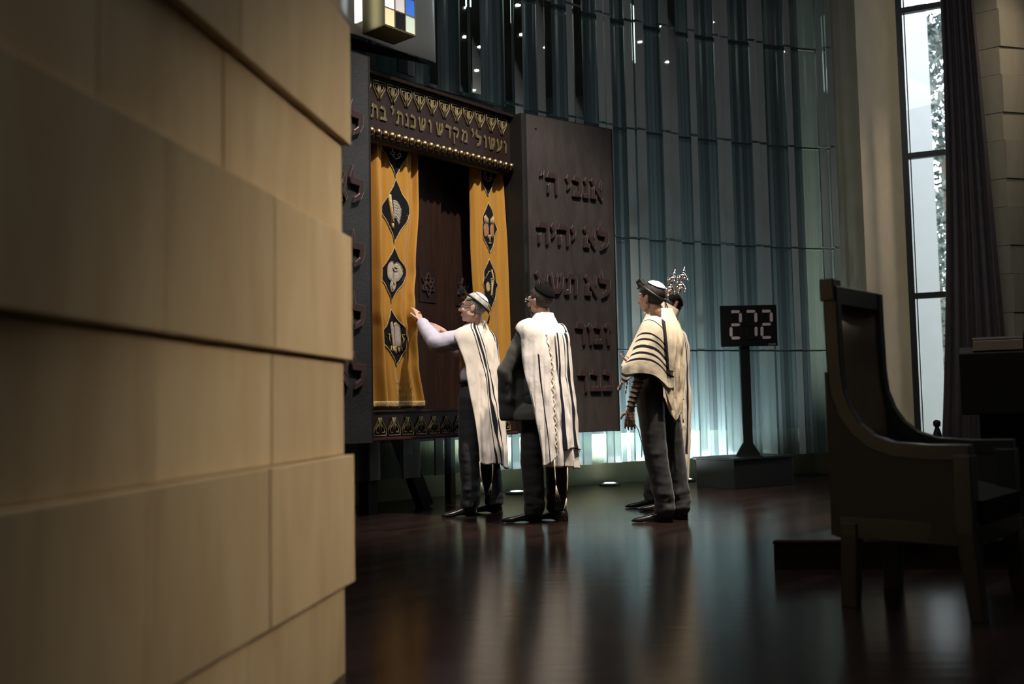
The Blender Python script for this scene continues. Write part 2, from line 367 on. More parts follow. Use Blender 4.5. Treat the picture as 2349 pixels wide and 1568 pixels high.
# far right stone pier
def stone_courses(name, p0, p1, z0, nper, d, m, cap=0.25, widths=None, seed=1, hproj=0.424, hrec=0.316, side=1, phase=0):
    # facing blocks in alternating projecting and recessed courses along p0 -> p1 (front is on the right of the direction)
    rnd = random.Random(seed); b = MB(); p0 = Vector(p0); p1 = Vector(p1); dr = (p1 - p0).normalized(); L_ = (p1 - p0).length
    nr = V(dr.y, -dr.x, 0); z = z0; k = phase
    while z < nper:
        h = hproj if k % 2 == 1 else hrec; off = 0.0 if k % 2 == 1 else -d
        s_ = L_
        x1 = L_ + off
        edges = [x1]
        while edges[-1] > 0: edges.append(edges[-1] - rnd.uniform(0.55, 0.95))
        edges[-1] = 0
        for i in range(len(edges) - 1):
            a, c = edges[i + 1], edges[i]
            j = rnd.uniform(-0.0015, 0.0015)
            P = []
            for zz in (z + 0.001, z + h - 0.001):
                for s2, dd in ((a, -cap), (c, -cap), (c, off + j), (a, off + j)): P.append(p0 + dr * s2 + nr * dd + V(0, 0, zz))
            b.add(P, [(3, 2, 1, 0), (4, 5, 6, 7), (0, 1, 5, 4), (1, 2, 6, 5), (2, 3, 7, 6), (3, 0, 4, 7)])
        z += h; k += 1
    o = b.build(name, m, bevel=0.004)
    return o
dS = V(math.sin(R(8.2)), math.cos(R(8.2)), 0)
pS = V(-0.541, 3.38, 0)
struct(stone_courses('wall_stone', pS - dS * 5.2, pS, -0.025, 5.2, 0.026, M_stone, cap=0.30, seed=5, phase=0), 'sandstone block wall in projecting and recessed courses on the left')
pA, pB, pC = V(5.10, 10.98, 0), V(5.44, 10.72, 0), V(6.6, 11.05, 0)
b = MB()
z = 0.0; k = 0; rnd = random.Random(4)
while z < 7:
    h = 0.424 if k % 2 else 0.311; o_ = 0.0 if k % 2 else 0.012
    P = []
    for zz in (z + 0.002, z + h - 0.002):
        for q in (pA, pB + V(-o_, o_, 0), pC, V(6.3, 11.3, 0)): P.append(V(q.x, q.y, zz))
    b.add(P, [(3, 2, 1, 0), (4, 5, 6, 7), (0, 1, 5, 4), (1, 2, 6, 5), (2, 3, 7, 6), (3, 0, 4, 7)]); z += h; k += 1
struct(b.build('column_stone', M_stone2, bevel=0.003), 'far stone block pier right of the drape')

# drape
b = MB(); G = []
NZ, NA = 40, 90
for i in range(NZ + 1):
    z = 0.02 + 6.6 * i / NZ
    # left and right edges in plan, flaring towards the bottom
    fl = max(0.0, min(1.0, (4.9 - z) / 4.5)); fr_ = min(1.0, max(0.0, (6.0 - z) / 5.0)); fl = fl ** 1.9
    L0 = V(4.855 - 0.215 * fl, 10.84, 0); R0 = V(5.06 + 0.20 * fr_, 10.56, 0)
    row = []
    for j in range(NA + 1):
        a = j / NA; p = L0.lerp(R0, a); nn = V(-0.6, -0.8, 0)
        w = 0.030 * math.sin(a * 2 * PI * 5.5 + 0.5 * math.sin(z * 0.7)) + 0.010 * math.sin(a * 2 * PI * 13 + 1)
        row.append(p + nn * w + V(0, 0, z))
    G.append(row)
b.grid(G)
tag(b.build('window_drape', M_drape, smooth=True, solid=0.006), 'long dark plum drape hanging beside the tall window', 'curtain')

# dark knobbed stand at the window
b = MB(); b.lathe([(0.10, 0), (0.10, 0.03), (0.03, 0.05), (0.026, 0.30), (0.05, 0.36), (0.055, 0.44), (0.035, 0.52), (0.022, 0.555), (0.020, 0.565), (0.034, 0.575), (0.040, 0.60), (0.034, 0.63), (0.01, 0.642)], Matrix.Translation((4.53, 10.7, 0)))
tag(b.build('bollard', M_black, smooth=True), 'small black turned stand with a knob top by the drape', 'stand')

# ------------------------------------------------------------------ glass screen
A0 = V(-1.111, 7.915, 0); u = V(0.659, 0.752, 0).normalized()
ARZ = math.atan2(u.y, u.x)
gs = empty('glass_screen', arc(R(35), 9.5))
tag(gs, 'curved screen of layered green glass strips glowing at its foot', 'glass screen')
GO = gs.location.copy()
ZB, ZP = 0.279, 1.173
def in_ark(p):
    d = p - A0; t = d.dot(u); y = d.dot(V(-u.y, u.x, 0))
    return -0.27 < t < 1.79 and -0.05 < y < 0.80
def uvset(me, uvs):
    l = me.uv_layers.new(name='UVMap'); arr = np.zeros((len(me.loops), 2)); vi = np.zeros(len(me.loops), int); me.loops.foreach_get('vertex_index', vi)
    arr[:] = np.array(uvs)[vi]; l.data.foreach_set('uv', arr.ravel())
for k in range(6):
    z0, z1 = ZB + ZP * k, min(ZB + ZP * (k + 1) - 0.018, 6.95)
    ang = np.linspace(R(60), R(13.9), 240)
    def flush():
        global b, uvs
        if b.v:
            me = b.mesh('glass_sheet'); uvset(me, uvs); mkobj('glass_sheet', me, M_glassback, gs, smooth=True)
        b = MB(); uvs = []
    b = MB(); uvs = []
    for i in range(239):
        zz = z1
        if k < 3 and (in_ark(arc(ang[i], 9.60)) or in_ark(arc(ang[i + 1], 9.60))):
            if k: flush(); continue
            zz = 0.605
        b.add([arc(ang[i], 9.60, z0) - GO, arc(ang[i + 1], 9.60, z0) - GO, arc(ang[i + 1], 9.60, zz) - GO, arc(ang[i], 9.60, zz) - GO], [(0, 1, 2, 3)])
        uvs += [(ang[i] * 9.6, z0), (ang[i + 1] * 9.6, z0), (ang[i + 1] * 9.6, zz), (ang[i] * 9.6, zz)]
    flush()
rnd = random.Random(12)
a = R(58.5); ncol = 0
strips = []
while a > R(14.2):
    grp = rnd.choice([1, 2, 2, 2, 2])
    for g in range(grp):
        w = rnd.uniform(0.075, 0.115); strips.append((a, w, rnd.uniform(9.44, 9.52)))
        a -= (w + rnd.uniform(0.008, 0.022)) / 9.5
    a -= rnd.uniform(0.14, 0.36) / 9.5
for (a, w, r) in strips:
    b = MB(); bs = MB(); da = w / r; tw = rnd.uniform(-0.0025, 0.0025)
    for k in range(6):
        z0, z1 = ZB + ZP * k + rnd.uniform(0, 0.006), min(ZB + ZP * (k + 1) - 0.022, 6.95)
        if k < 3 and (in_ark(arc(a, r)) or in_ark(arc(a - da, r))):
            if k: continue
            z1 = 0.605
        P = []
        for z in (z0, z1):
            for aa, rr in ((a, r + tw), (a - da, r - tw), (a - da, r - tw + 0.019), (a, r + tw + 0.019)): P.append(arc(aa, rr, z) - GO)
        (bs if z1 < 0.7 else b).add(P, [(0, 1, 2, 3), (7, 6, 5, 4), (1, 0, 4, 5), (2, 1, 5, 6), (3, 2, 6, 7), (0, 3, 7, 4)])
    gso = b.build('glass_strip', M_glass, gs); gso.data.materials.append(M_glassedge)
    for p_ in gso.data.polygons:
        if p_.index % 6 in (3, 5): p_.material_index = 1
    if bs.v: bs.build('short_glass_strip', M_glass, gs)
# steel rails that carry the panes, hidden in the joints
for k in range(1, 6):
    a_end = 59
    if k < 3: a_end = max(q for q in np.linspace(20, 59, 400) if not any(in_ark(arc(R(w_), 9.56)) for w_ in (q, q - 0.2, q + 0.2)) and q < 40)
    b = MB(); b.tube([arc(aa, 9.56, ZB + ZP * k - 0.010) - GO for aa in np.linspace(R(a_end), R(14), 40)], 0.009, 6); b.build('rail', M_winframe, gs, smooth=True)

# floor uplights behind the glass
def uplight(ph, r, label):
    t = empty('floor_uplight_fitting', arc(ph, r, 0)); tag(t, label, 'floor light', 'floor uplights below the glass screen')
    b = MB(); b.lathe([(0.115, 0), (0.115, 0.012), (0.095, 0.024), (0.075, 0.024), (0.074, 0.0)], n=28); b.build('rim', M_black, t, smooth=False)
    b = MB(); b.lathe([(0.073, 0.004), (0.073, 0.020), (0.05, 0.026), (0.001, 0.028)], n=28); b.build('lens', M_lens, t, smooth=True)
uplight(R(29.9), 10.12, 'lit round floor uplight between second man in dark jacket and the man with wrapped arm')
uplight(R(37.3), 10.0, 'lit round floor uplight half hidden behind the dark jacketed man')
uplight(R(24.4), 10.05, 'round floor uplight peeping out beside the sign pedestal')

# ceiling downlights whose points glint in the glass strips
M_down = mat('downlight_lens', (1, 1, 1), 0.3, emit=(1.0, 0.95, 0.86), estr=50)
for (x, y), lb in zip(((5.37, 8.5), (6.56, 8.33), (7.05, 8.0), (8.2, 7.75), (9.3, 7.5)), ('nearest the ark end of the row', 'second from the ark end of the row', 'in the middle of the row', 'second from the right wall', 'nearest the right wall')):
    t = empty('ceiling_downlight', (x, y, 7.0)); tag(t, 'small round ceiling downlight ' + lb, 'ceiling light', 'ceiling downlights reflected in the glass')
    b = MB(); b.lathe([(0.085, 0), (0.085, -0.012), (0.040, -0.016), (0.038, -0.004)], n=24); b.build('rim', M_black, t)
    b = MB(); b.lathe([(0.036, -0.004), (0.033, -0.010), (0.001, -0.011)], n=24); b.build('lens', M_down, t)

# ------------------------------------------------------------------ letters
LET = {
 'alef': (0.86, [[(0, .84), (.13, 1.02), (.86, .14), (.74, -.03)], [(.52, .56), (.68, 1.0), (.8, .84), (.74, .52), (.62, .42)], [(.10, .50), (.24, .70), (.30, .60), (.24, .24), (.42, .24), (.38, .02), (.02, .02), (.06, .24)]]),
 'lamed': (0.80, [[(0, .86), (.2, 1.32), (.29, .88), (.8, .82), (.78, .38), (.6, .1), (.2, -.06), (.27, .18), (.5, .32), (.52, .58), (.08, .62)]]),
 'he': (0.78, [[(0, .70), (.14, 1.02), (.6, .95), (.78, .78), (.77, .1), (.61, -.03), (.59, .66), (.5, .71)], [(.08, .0), (.10, .40), (.26, .54), (.25, .12)]]),
 'yod': (0.36, [[(0, .8), (.14, 1.02), (.36, .72), (.33, .5), (.1, .26), (.17, .56)]]),
 'nun': (0.40, [[(.05, .8), (.16, 1.02), (.38, .7), (.38, .02), (.0, .02), (.03, .24), (.19, .24), (.19, .62)]]),
 'kaf': (0.64, [[(.02, .76), (.14, 1.02), (.5, .92), (.63, .74), (.63, .2), (.52, .02), (0, .02), (.07, .26), (.43, .27), (.43, .69)]]),
 'bet': (0.74, [[(.02, .76), (.14, 1.02), (.5, .92), (.61, .75), (.61, .25), (.74, .24), (.71, .02), (0, .02), (.07, .26), (.42, .26), (.42, .7)]]),
 'vav': (0.38, [[(0, .8), (.14, 1.02), (.38, .75), (.36, .1), (.19, -.03), (.18, .6)]]),
 'zayin': (0.44, [[(0, .8), (.14, 1.03), (.44, .86), (.38, .66), (.31, .62), (.37, .1), (.2, -.03), (.14, .3), (.18, .68)]]),
 'resh': (0.68, [[(0, .72), (.13, 1.02), (.55, .93), (.68, .76), (.67, .1), (.5, -.03), (.49, .68)]]),
 'dalet': (0.76, [[(0, .72), (.13, 1.02), (.76, .92), (.73, .68), (.63, .68), (.63, .1), (.46, -.03), (.45, .7)]]),
 'tav': (0.82, [[(.1, .72), (.22, 1.02), (.66, .93), (.81, .75), (.81, .1), (.65, -.03), (.63, .70)], [(.22, .74), (.36, .74), (.31, .08), (.22, .0), (0, .0), (.03, .22), (.17, .24)]]),
 'shin': (0.88, [[(0, .8), (.13, 1.02), (.27, .27), (.48, .29), (.64, .55), (.62, .8), (.75, 1.02), (.88, .8), (.81, .36), (.56, .02), (.16, 0)], [(.30, .24), (.36, .76), (.48, 1.0), (.53, .8), (.43, .26)]]),
 'mem': (0.82, [[(.06, .8), (.2, 1.0), (.34, .84), (.6, .95), (.8, .72), (.79, .0), (.4, .0), (.44, .22), (.61, .24), (.61, .67), (.38, .68), (.15, -.02), (0, .1), (.19, .64)]]),
 'qof': (0.76, [[(0, .74), (.12, 1.0), (.6, .93), (.76, .7), (.6, .3), (.4, .08), (.36, .24), (.53, .5), (.55, .7)], [(.04, .46), (.2, .56), (.21, -.36), (.05, -.3)]]),
 'ayin': (0.80, [[(0, .8), (.14, 1.0), (.27, .8), (.37, .28), (.53, .42), (.55, .8), (.68, 1.0), (.8, .8), (.71, .4), (.42, .1), (0, -.06), (.03, .14), (.2, .24)]]),
 'tick': (0.30, [[(0, .74), (.09, 1.02), (.15, .92), (.05, .70)], [(.14, .78), (.23, 1.06), (.29, .96), (.19, .74)]]),
}
def letter(key, x, z, h, M, d0, d1, m, parent, bevel=0.006, wscale=1.0, thin=None):
    w, polys = LET[key]; b = MB()
    for i, pl_ in enumerate(polys):
        b.prism([(x + px * h * wscale, z + pz * h) for px, pz in pl_], d0, d1 - 0.0006 * i, M)
    return b.build('letter', m, parent, bevel=bevel, seg=2)
def line_rtl(words, xr, z, h, gap, space, M, d0, d1, m, parent, ws=1.0):
    x = xr
    for wd_ in words:
        for k in wd_:
            w = LET[k][0] * h * ws; letter(k, x - w, z, h, M, d0, d1, m, parent, wscale=ws); x -= w + gap
        x -= space

# ------------------------------------------------------------------ the ark
A0 = V(-1.111, 7.915, 0); u = V(0.659, 0.752, 0).normalized()
ARZ = math.atan2(u.y, u.x)
ark = empty('torah_ark', A0, ARZ)
tag(ark, 'tall dark wooden cabinet with gold letters, open doors and golden curtains', 'cabinet')
I4 = Matrix.Identity(4)
# local axes: x along the front (t), y into the cabinet, z up
T0, T1 = -0.20, 1.715
b = MB()
b.box((T0 - 0.06, 0.02, 0.625), (T0, 0.75, 3.6)); b.box((T1, 0.02, 0.625), (T1 + 0.06, 0.75, 3.6))
b.box((T0, 0.70, 0.625), (T1, 0.75, 3.6)); b.box((T0, 0.05, 3.52), (T1, 0.72, 3.6)); b.box((T0, 0.03, 0.625), (T1, 0.72, 0.70))
b.box((T0, 0.06, 0.835), (T1, 0.72, 0.860))
b.build('cabinet_body', M_arkframe, ark, bevel=0.004)
for q in (T1, T0 - 0.055):
    b = MB(); b.box((q, -0.145, 0.625), (q + 0.055, 0.02, 3.6)); b.build('jamb', M_arkframe, ark, bevel=0.004)
# top frieze
fz = MB(); fz.box((T0, -0.0, 3.13), (T1, 0.05, 3.575)); fz = fz.build('frieze_panel', M_frieze, ark)
b = MB(); b.box((T0, -0.05, 3.572), (T1, 0.03, 3.602)); b.box((T0, -0.022, 3.556), (T1, 0.03, 3.572)); b.build('cornice', mat('polished_dark_wood', (0.02, 0.012, 0.010), 0.16, spec=0.7), ark, bevel=0.006)
b = MB(); b.tube([V(T0, 0.018, 3.085), V(T1, 0.018, 3.085)], 0.062, 16); b.box((T0, 0.0, 3.05), (T1, 0.05, 3.15)); b.build('rounded_rail', M_frieze, ark, smooth=True, angle=R(40))
rnd = random.Random(2)
for k in range(26):
    t = 1.665 - 0.0738 * k
    if t < T0 + 0.03: break
    b = MB(); b.ell((t, -0.052, 3.098), (0.0325, 0.030, 0.036), n=18, m=12); b.build('bead', M_gold, fz, smooth=True)
def tulip(x, z0, z1, flip, parent, m):
    # raised strap ornament: outer shield, two inner loops, twin stems
    w = 0.132; h = z1 - z0
    def P(a, c): return V(x + a * w, -0.006, (z0 + c * h) if not flip else (z1 - c * h))
    b = MB(); r = 0.0058
    for sg in (-1, 1):
        b.tube([P(0, .97), P(sg * .47, .97), P(sg * .48, .62), P(sg * .12, .15), P(sg * .11, .0)], r, 6)
        b.tube([P(sg * .055, .82), P(sg * .055, .02)], r, 6)
        b.tube([P(sg * .10, .82), P(sg * .33, .82), P(sg * .34, .62), P(sg * .10, .33), P(sg * .10, .82)], r, 6)
        b.prism([((P(sg * q, c)).x, (P(sg * q, c)).z) for q, c in ((.13, .45), (.30, .64), (.30, .60), (.13, .36))], -0.010, 0.0, I4)
    return b.build('shield_ornament', m, parent, smooth=True)
for k in range(13):
    t = 1.596 - 0.1503 * k
    if t > T0 + 0.06: tulip(t, 3.388, 3.548, False, fz, M_goldrelief)
# gold inscription
words = [(1.636, 'vav'), (1.558, 'ayin'), (1.451, 'shin'), (1.363, 'vav'), (1.271, 'lamed'), (1.198, 'yod'), (1.090, 'mem'), (0.984, 'qof'), (0.889, 'dalet'), (0.780, 'shin'),
         (0.665, 'vav'), (0.572, 'shin'), (0.466, 'kaf'), (0.396, 'nun'), (0.313, 'tav'), (0.236, 'yod'), (0.136, 'bet'), (0.037, 'tav'), (-0.045, 'vav'), (-0.12, 'kaf')]
HL = 0.122
for t, k in words:
    w = LET[k][0] * HL * 0.82; zz = 3.222 + (0.03 if k == 'yod' else 0)
    letter(k, t - w / 2, zz, HL, I4, 0.0, -0.013, M_goldrelief, fz, bevel=0.004, wscale=0.82)
# bottom frieze
bf = MB(); bf.box((T0, 0.0, 0.645), (T1, 0.03, 0.842)); bf = bf.build('base_panel', M_frieze, ark)
b = MB(); b.box((T0, -0.012, 0.842), (T1, 0.06, 0.862)); b.build('sill', M_arkwood, ark, bevel=0.004)
b = MB(); b.box((T0, -0.035, 0.618), (T1, 0.04, 0.645)); b.build('base_moulding', mat('polished_rosewood', (0.045, 0.018, 0.018), 0.2, spec=0.6), ark, bevel=0.008)
for k in range(13):
    t = 0.815 + 0.1503 * (k - 6)
    if T0 + 0.06 < t < T1 - 0.06: tulip(t, 0.655, 0.805, True, bf, M_goldrelief)
# sliding inner doors with carved plates
for (x0, x1, yy) in ((T0, 1.05, 0.26), (1.02, T1, 0.31)):
    b = MB(); b.box((x0, yy, 0.862), (x1, yy + 0.035, 3.52)); dd = b.build('inner_door', M_arkwood, ark)
    cx = 0.86 if x0 < 0 else 1.36
    b = MB(); b.box((cx - 0.10, yy - 0.008, 1.80), (cx + 0.10, yy, 2.12)); pt = b.build('carved_plate', M_frieze, dd, bevel=0.003)
    b = MB()
    for kk in range(2):
        tri = [V(cx + 0.082 * math.sin(a_ + kk * PI), yy - 0.014, 1.96 + 0.105 * math.cos(a_ + kk * PI)) for a_ in (0, 2 * PI / 3, 4 * PI / 3)]
        for q in range(3): b.bar(tri[q], tri[(q + 1) % 3], 0.012, 0.016, up=V(0, 1, 0))
    b.build('star_relief', M_letter, dd, bevel=0.002)
    letter('alef', cx - 0.05, 1.91, 0.11, I4, yy - 0.008, yy - 0.022, M_letter, dd)
# legs behind the glass
b = MB(); b.box((0.30, 0.42, 0), (0.40, 0.54, 0.63)); b.build('leg', M_arkframe, ark)
b = MB(); b.bar(V(-0.42, 0.45, 0.0), V(-0.02, 0.45, 0.66), 0.13, 0.12, up=V(0, 1, 0)); b.build('leg', M_arkframe, ark)
b = MB(); b.bar(V(0.98, 0.45, 0.0), V(0.66, 0.45, 0.66), 0.12, 0.10, up=V(0, 1, 0)); b.build('leg', M_arkframe, ark)
b = MB(); b.box((1.28, 0.42, 0), (1.34, 0.5, 0.63)); b.build('leg', M_post, ark)
# right door
def worldM_to_local(o, pos, ang):
    return Matrix.Rotation(-ARZ, 4, 'Z') @ Matrix.Translation(-A0) @ Matrix.Translation(pos) @ Matrix.Rotation(ang, 4, 'Z')
dR = V(0.821, 0.571, 0).normalized()
MR = worldM_to_local(ark, V(0.163, 9.15, 0), math.atan2(dR.y, dR.x))
WD = 1.062
b = MB(); b.box((0, 0, 0.615), (WD, 0.052, 3.603), MR); rd = b.build('door', M_door, ark, bevel=0.004); rd['label'] = 'open right door with raised letters'
b = MB(); b.box((-0.004, -0.003, 0.612), (0.012, 0.055, 3.606), MR); b.box((WD - 0.012, -0.003, 0.612), (WD + 0.004, 0.055, 3.606), MR); b.box((0, 0, 3.60), (WD, 0.054, 3.608), MR); b.build('edge_trim', M_arkframe, rd)
b = MB()
for z in (3.05, 2.1, 1.1): b.tube([MR @ V(-0.018, 0.01, z - 0.09), MR @ V(-0.018, 0.01, z + 0.09)], 0.013, 10)
b.build('hinge', mat('dark_steel', (0.2, 0.19, 0.18), 0.35, metal=1.0), rd, smooth=True, angle=R(40))
b = MB(); b.lathe([(0.008, 0), (0.008, 0.012), (0.001, 0.013)], MR @ Matrix.Translation((0.12, 0, 3.48)) @ Matrix.Rotation(R(90), 4, 'X'), 10); b.build('screw', M_gold, rd)
HD = 0.215
rows = [(2.862, 0.905, [['alef', 'nun', 'kaf', 'yod'], ['he', 'tick']]),
        (2.378, 0.965, [['lamed', 'alef'], ['yod', 'he', 'yod', 'he']]),
        (1.912, 0.968, [['lamed', 'alef'], ['tav', 'shin', 'alef']]),
        (1.445, 0.962, [['zayin', 'kaf', 'vav', 'resh'], ['alef', 'tav']]),
        (0.995, 0.965, [['kaf', 'bet', 'dalet'], ['alef', 'tav']])]
for z, xr, ws in rows: line_rtl(ws, xr, z, HD, 0.016, 0.075, MR, 0.0, -0.034, M_letter, rd, 0.85)
# left door
ld_edge = A0 + u * (-0.222) + V(u.y, -u.x, 0) * 0.252
MLd = worldM_to_local(ark, ld_edge, ARZ)
b = MB(); b.box((-1.06, 0, 0.615), (0, 0.052, 3.603), MLd); ldo = b.build('door', M_doorl, ark, bevel=0.004); ldo['label'] = 'open left door with raised letters, grey brown'
b = MB(); b.box((-0.010, -0.003, 0.612), (0.004, 0.055, 3.606), MLd); b.box((-1.06, 0, 3.60), (0, 0.054, 3.608), MLd); b.build('edge_trim', M_arkframe, ldo)
for z in (2.95, 2.435, 1.945, 1.475, 1.03):
    line_rtl([['lamed', 'alef']], -0.085, z, HD, 0.012, 0.07, MLd, 0.0, -0.034, M_letter, ldo, 0.85)

# ------------------------------------------------------------------ curtains with applique diamonds
def interp(tab, z):
    if z >= tab[0][0]: return tab[0][1]
    for (z0, a0), (z1, a1) in zip(tab, tab[1:]):
        if z1 <= z <= z0:
            q = (z - z1) / (z0 - z1); q = q * q * (3 - 2 * q); return a1 + (a0 - a1) * q
    return tab[-1][1]
def curtain(name, label, tl, tr, folds, ph, parent_loc, dias, amp=0.040, ridge=None, y0=0.105, pull=None):
    c = empty(name, A0, ARZ); tag(c, label, 'curtain', None)
    def S(a, z):
        x0, x1 = interp(tl, z), interp(tr, z); f = 0.0
        wdw = 0.22 + 0.78 * min(1, abs(a - dias[0][0]) / 0.32) ** 2
        f += amp * wdw * (0.55 + 0.45 * min(1, (3.05 - z) / 0.6)) * math.sin(2 * PI * folds * a + ph + 0.25 * math.sin(z * 1.7))
        f += amp * 0.35 * wdw * math.sin(2 * PI * folds * 2.3 * a + 1.3 + z * 0.4)
        f += 0.010 * noise.noise(V(a * 5, z * 1.2, ph))
        if ridge: f -= ridge[1] * math.exp(-((a - ridge[0] - .02 * math.sin(z)) / ridge[2]) ** 2) * (0.5 + 0.5 * min(1, max(0, (3.0 - z) / 1.2)))
        if pull: f += -0.05 * math.exp(-((z - pull[1]) / 0.22) ** 2) * max(0, (a - 0.6) / 0.4) ** 2
        return V(x0 + (x1 - x0) * a, y0 + f, z)
    ZT, ZL = 3.12, 0.874
    b = MB(); b.grid([[S(j / 80, ZT + (ZL - ZT) * i / 110) for j in range(81)] for i in range(111)])
    cl = b.build('curtain_cloth', M_curtain, c, smooth=True, solid=0.005)
    b = MB(); b.grid([[S(j / 80, 0.935 - 0.05 * i / 3) + V(0, -0.006 + 0.003 * math.sin(j * 2.1 + i), 0) for j in range(81)] for i in range(4)]); b.build('gold_hem', M_goldthread, c, smooth=True, solid=0.003)
    for (ac, zc, ha, hz, motif) in dias:
        NN = 14
        def D(p, q, lift):                       # diamond coords p,q in -1..1
            return S(ac + ha * p, zc + hz * q) + V(0, -lift, 0)
        G = []
        for i in range(NN * 2 + 1):
            q = -1 + i / NN; wq = (1 - abs(q)); G.append([D(wq * (-1 + 2 * j / NN), q, 0.007) for j in range(NN + 1)])
        b = MB(); b.grid(G); dm = b.build('diamond_applique', M_blackvelvet, c, smooth=True)
        b = MB(); ring = []
        for (p0, q0), (p1, q1) in (((0, 1), (1, 0)), ((1, 0), (0, -1)), ((0, -1), (-1, 0)), ((-1, 0), (0, 1))):
            ring += [D(p0 + (p1 - p0) * k / 10, q0 + (q1 - q0) * k / 10, 0.009) for k in range(10)]
        ring.append(ring[0]); b.tube(ring, 0.0042, 6); b.build('gold_piping', M_goldthread, dm, smooth=True)
        def patch(poly, m_, lift=0.011, name_='embroidery'):
            b = MB(); n0 = len(poly); cx_ = sum(p for p, _ in poly) / n0; cy_ = sum(q for _, q in poly) / n0
            rim = []
            for k in range(n0):
                (pa, qa), (pb, qb) = poly[k], poly[(k + 1) % n0]; st = 5 if n0 < 12 else 1
                rim += [(pa + (pb - pa) * e / st, qa + (qb - qa) * e / st) for e in range(st)]
            n = len(rim); fr_ = (0.02, 0.25, 0.5, 0.75, 0.94, 1.0)
            b.grid([[D(cx_ + (p - cx_) * f, cy_ + (q - cy_) * f, lift + (0.004 if f < .9 else (0.002 if f < 1 else -0.002))) for p, q in rim] for f in fr_], closed=True)
            b.f.append(tuple(range(n - 1, -1, -1))); b.build(name_, m_, dm, smooth=True)
        def cord(pts, m_, r=0.004, lift=0.013):
            b = MB(); b.tube([D(p, q, lift) for p, q in pts], r, 6); b.build('embroidered_cord', m_, dm, smooth=True)
        def circ(px, py, rx, ry, n=18, a0=0, a1=2 * PI): return [(px + rx * math.cos(a0 + (a1 - a0) * k / n), py + ry * math.sin(a0 + (a1 - a0) * k / n)) for k in range(n)]
        if motif == 'scroll':
            patch([(-.30, .30), (-.05, .33), (.12, .30), (.42, .10), (.40, -.12), (.28, -.42), (.05, -.22), (-.2, -.26)], M_silverthread)
            for k in range(6): cord([(-.28, .26 - .085 * k), (.05, .28 - .09 * k), (.38, .08 - .085 * k)], M_goldthread, 0.002, 0.016)
            cord([(-.52, .46), (-.40, .0), (-.30, -.40)], M_goldthread, 0.016); cord([(-.32, -.42), (-.28, -.56)], M_goldthread, 0.012)
        elif motif == 'breastplate':
            patch(circ(-.26, .10, .32, .34) , M_silverthread, 0.010); patch(circ(.24, .10, .32, .34), M_silverthread, 0.011); patch(circ(0, -.38, .30, .26), M_silverthread, 0.012)
            cord(circ(0, .2, .24, .07) + [(.24, .2)], M_goldthread, 0.005, 0.019); cord(circ(0, -.4, .15, .12) + [(.15, -.4)], M_goldthread, 0.004, 0.02)
            cord(circ(-.26, .10, .32, .34) + [(.06, .1)], M_goldthread, 0.003, 0.014); cord(circ(.24, .10, .32, .34) + [(.56, .1)], M_goldthread, 0.003, 0.015)
        elif motif == 'tablets':
            top = [(-.36 + .34 * (0.5 - 0.5 * math.cos(PI * k / 8)), .42 + .12 * math.sin(PI * k / 8)) for k in range(9)]
            patch([(-.36, -.28)] + top + [(-.02, -.28)], M_silverthread, 0.012)
            top = [(.02 + .34 * (0.5 - 0.5 * math.cos(PI * k / 8)), .42 + .12 * math.sin(PI * k / 8)) for k in range(9)]
            patch([(.02, -.28)] + top + [(.36, -.28)], M_silverthread, 0.012)
            cord([(-.36, -.28), (-.36, .42), (-.19, .54), (0, .42), (.19, .54), (.36, .42), (.36, -.28), (-.36, -.28)], M_goldthread, 0.004, 0.016)
            rn = random.Random(7)
            for k in range(9):
                x_ = -.42 + .1 * k; cord([(x_, -.30), (x_ + rn.uniform(-.06, .06), -.44), (x_ + rn.uniform(-.05, .05), -.58 + abs(x_) * .3)], M_goldthread, 0.005)
            for sg in (-1, 1): cord([(sg * .42, -.25), (sg * .52, -.05), (sg * .46, .12), (sg * .58, .1)], M_goldthread, 0.005)
        elif motif == 'hands':
            for sg in (-1, 1):
                patch([(sg * .10, -.32), (sg * .46, -.40), (sg * .52, .0), (sg * .40, .22), (sg * .16, .18), (sg * .05, -.02)], M_copperthread)
                for k in range(4): cord([(sg * (.12 + .1 * k), .15), (sg * (.14 + .1 * k), .48 - .06 * abs(k - 2))], M_goldthread, 0.006)
            cord([(0, -.3), (0, -.62)], M_goldthread, 0.006); cord([(-.2, -.42), (-.1, -.3), (.1, -.3), (.2, -.42)], M_goldthread, 0.005); cord([(-.12, -.62), (.12, -.62)], M_goldthread, 0.006)
        elif motif == 'palm':
            cord([(.18, .58), (.34, .2), (.2, -.1), (.1, -.5)], M_goldthread, 0.007)
            for k in range(8): cord([(.30 - .03 * k, .26 - .09 * k), (.02 + .0 * k, .18 - .09 * k)], M_goldthread, 0.005)
            patch(circ(-.22, -.12, .16, .20), M_goldthread); cord([(.18, .1), (.14, -.55)], M_silverthread, 0.008); cord([(-.4, .22), (-.1, .5), (.1, .5)], M_goldthread, 0.004)
        elif motif == 'base':
            for sg in (-1, 1):
                cord([(sg * .34, .3), (sg * .30, -.16)], M_silverthread, 0.006); cord(circ(sg * .28, -.22, .14, .05) + [(sg * .28 + .14, -.22)], M_silverthread, 0.006)
            cord([(-.3, -.3), (0, -.38), (.3, -.3)], M_silverthread, 0.005)
    return c, S
TL = [(3.12, -0.12), (0.87, -0.10)]
TR = [(3.12, 0.605), (2.65, 0.605), (2.04, 0.548), (1.81, 0.500), (1.66, 0.484), (1.52, 0.53), (1.26, 0.563), (0.87, 0.628)]
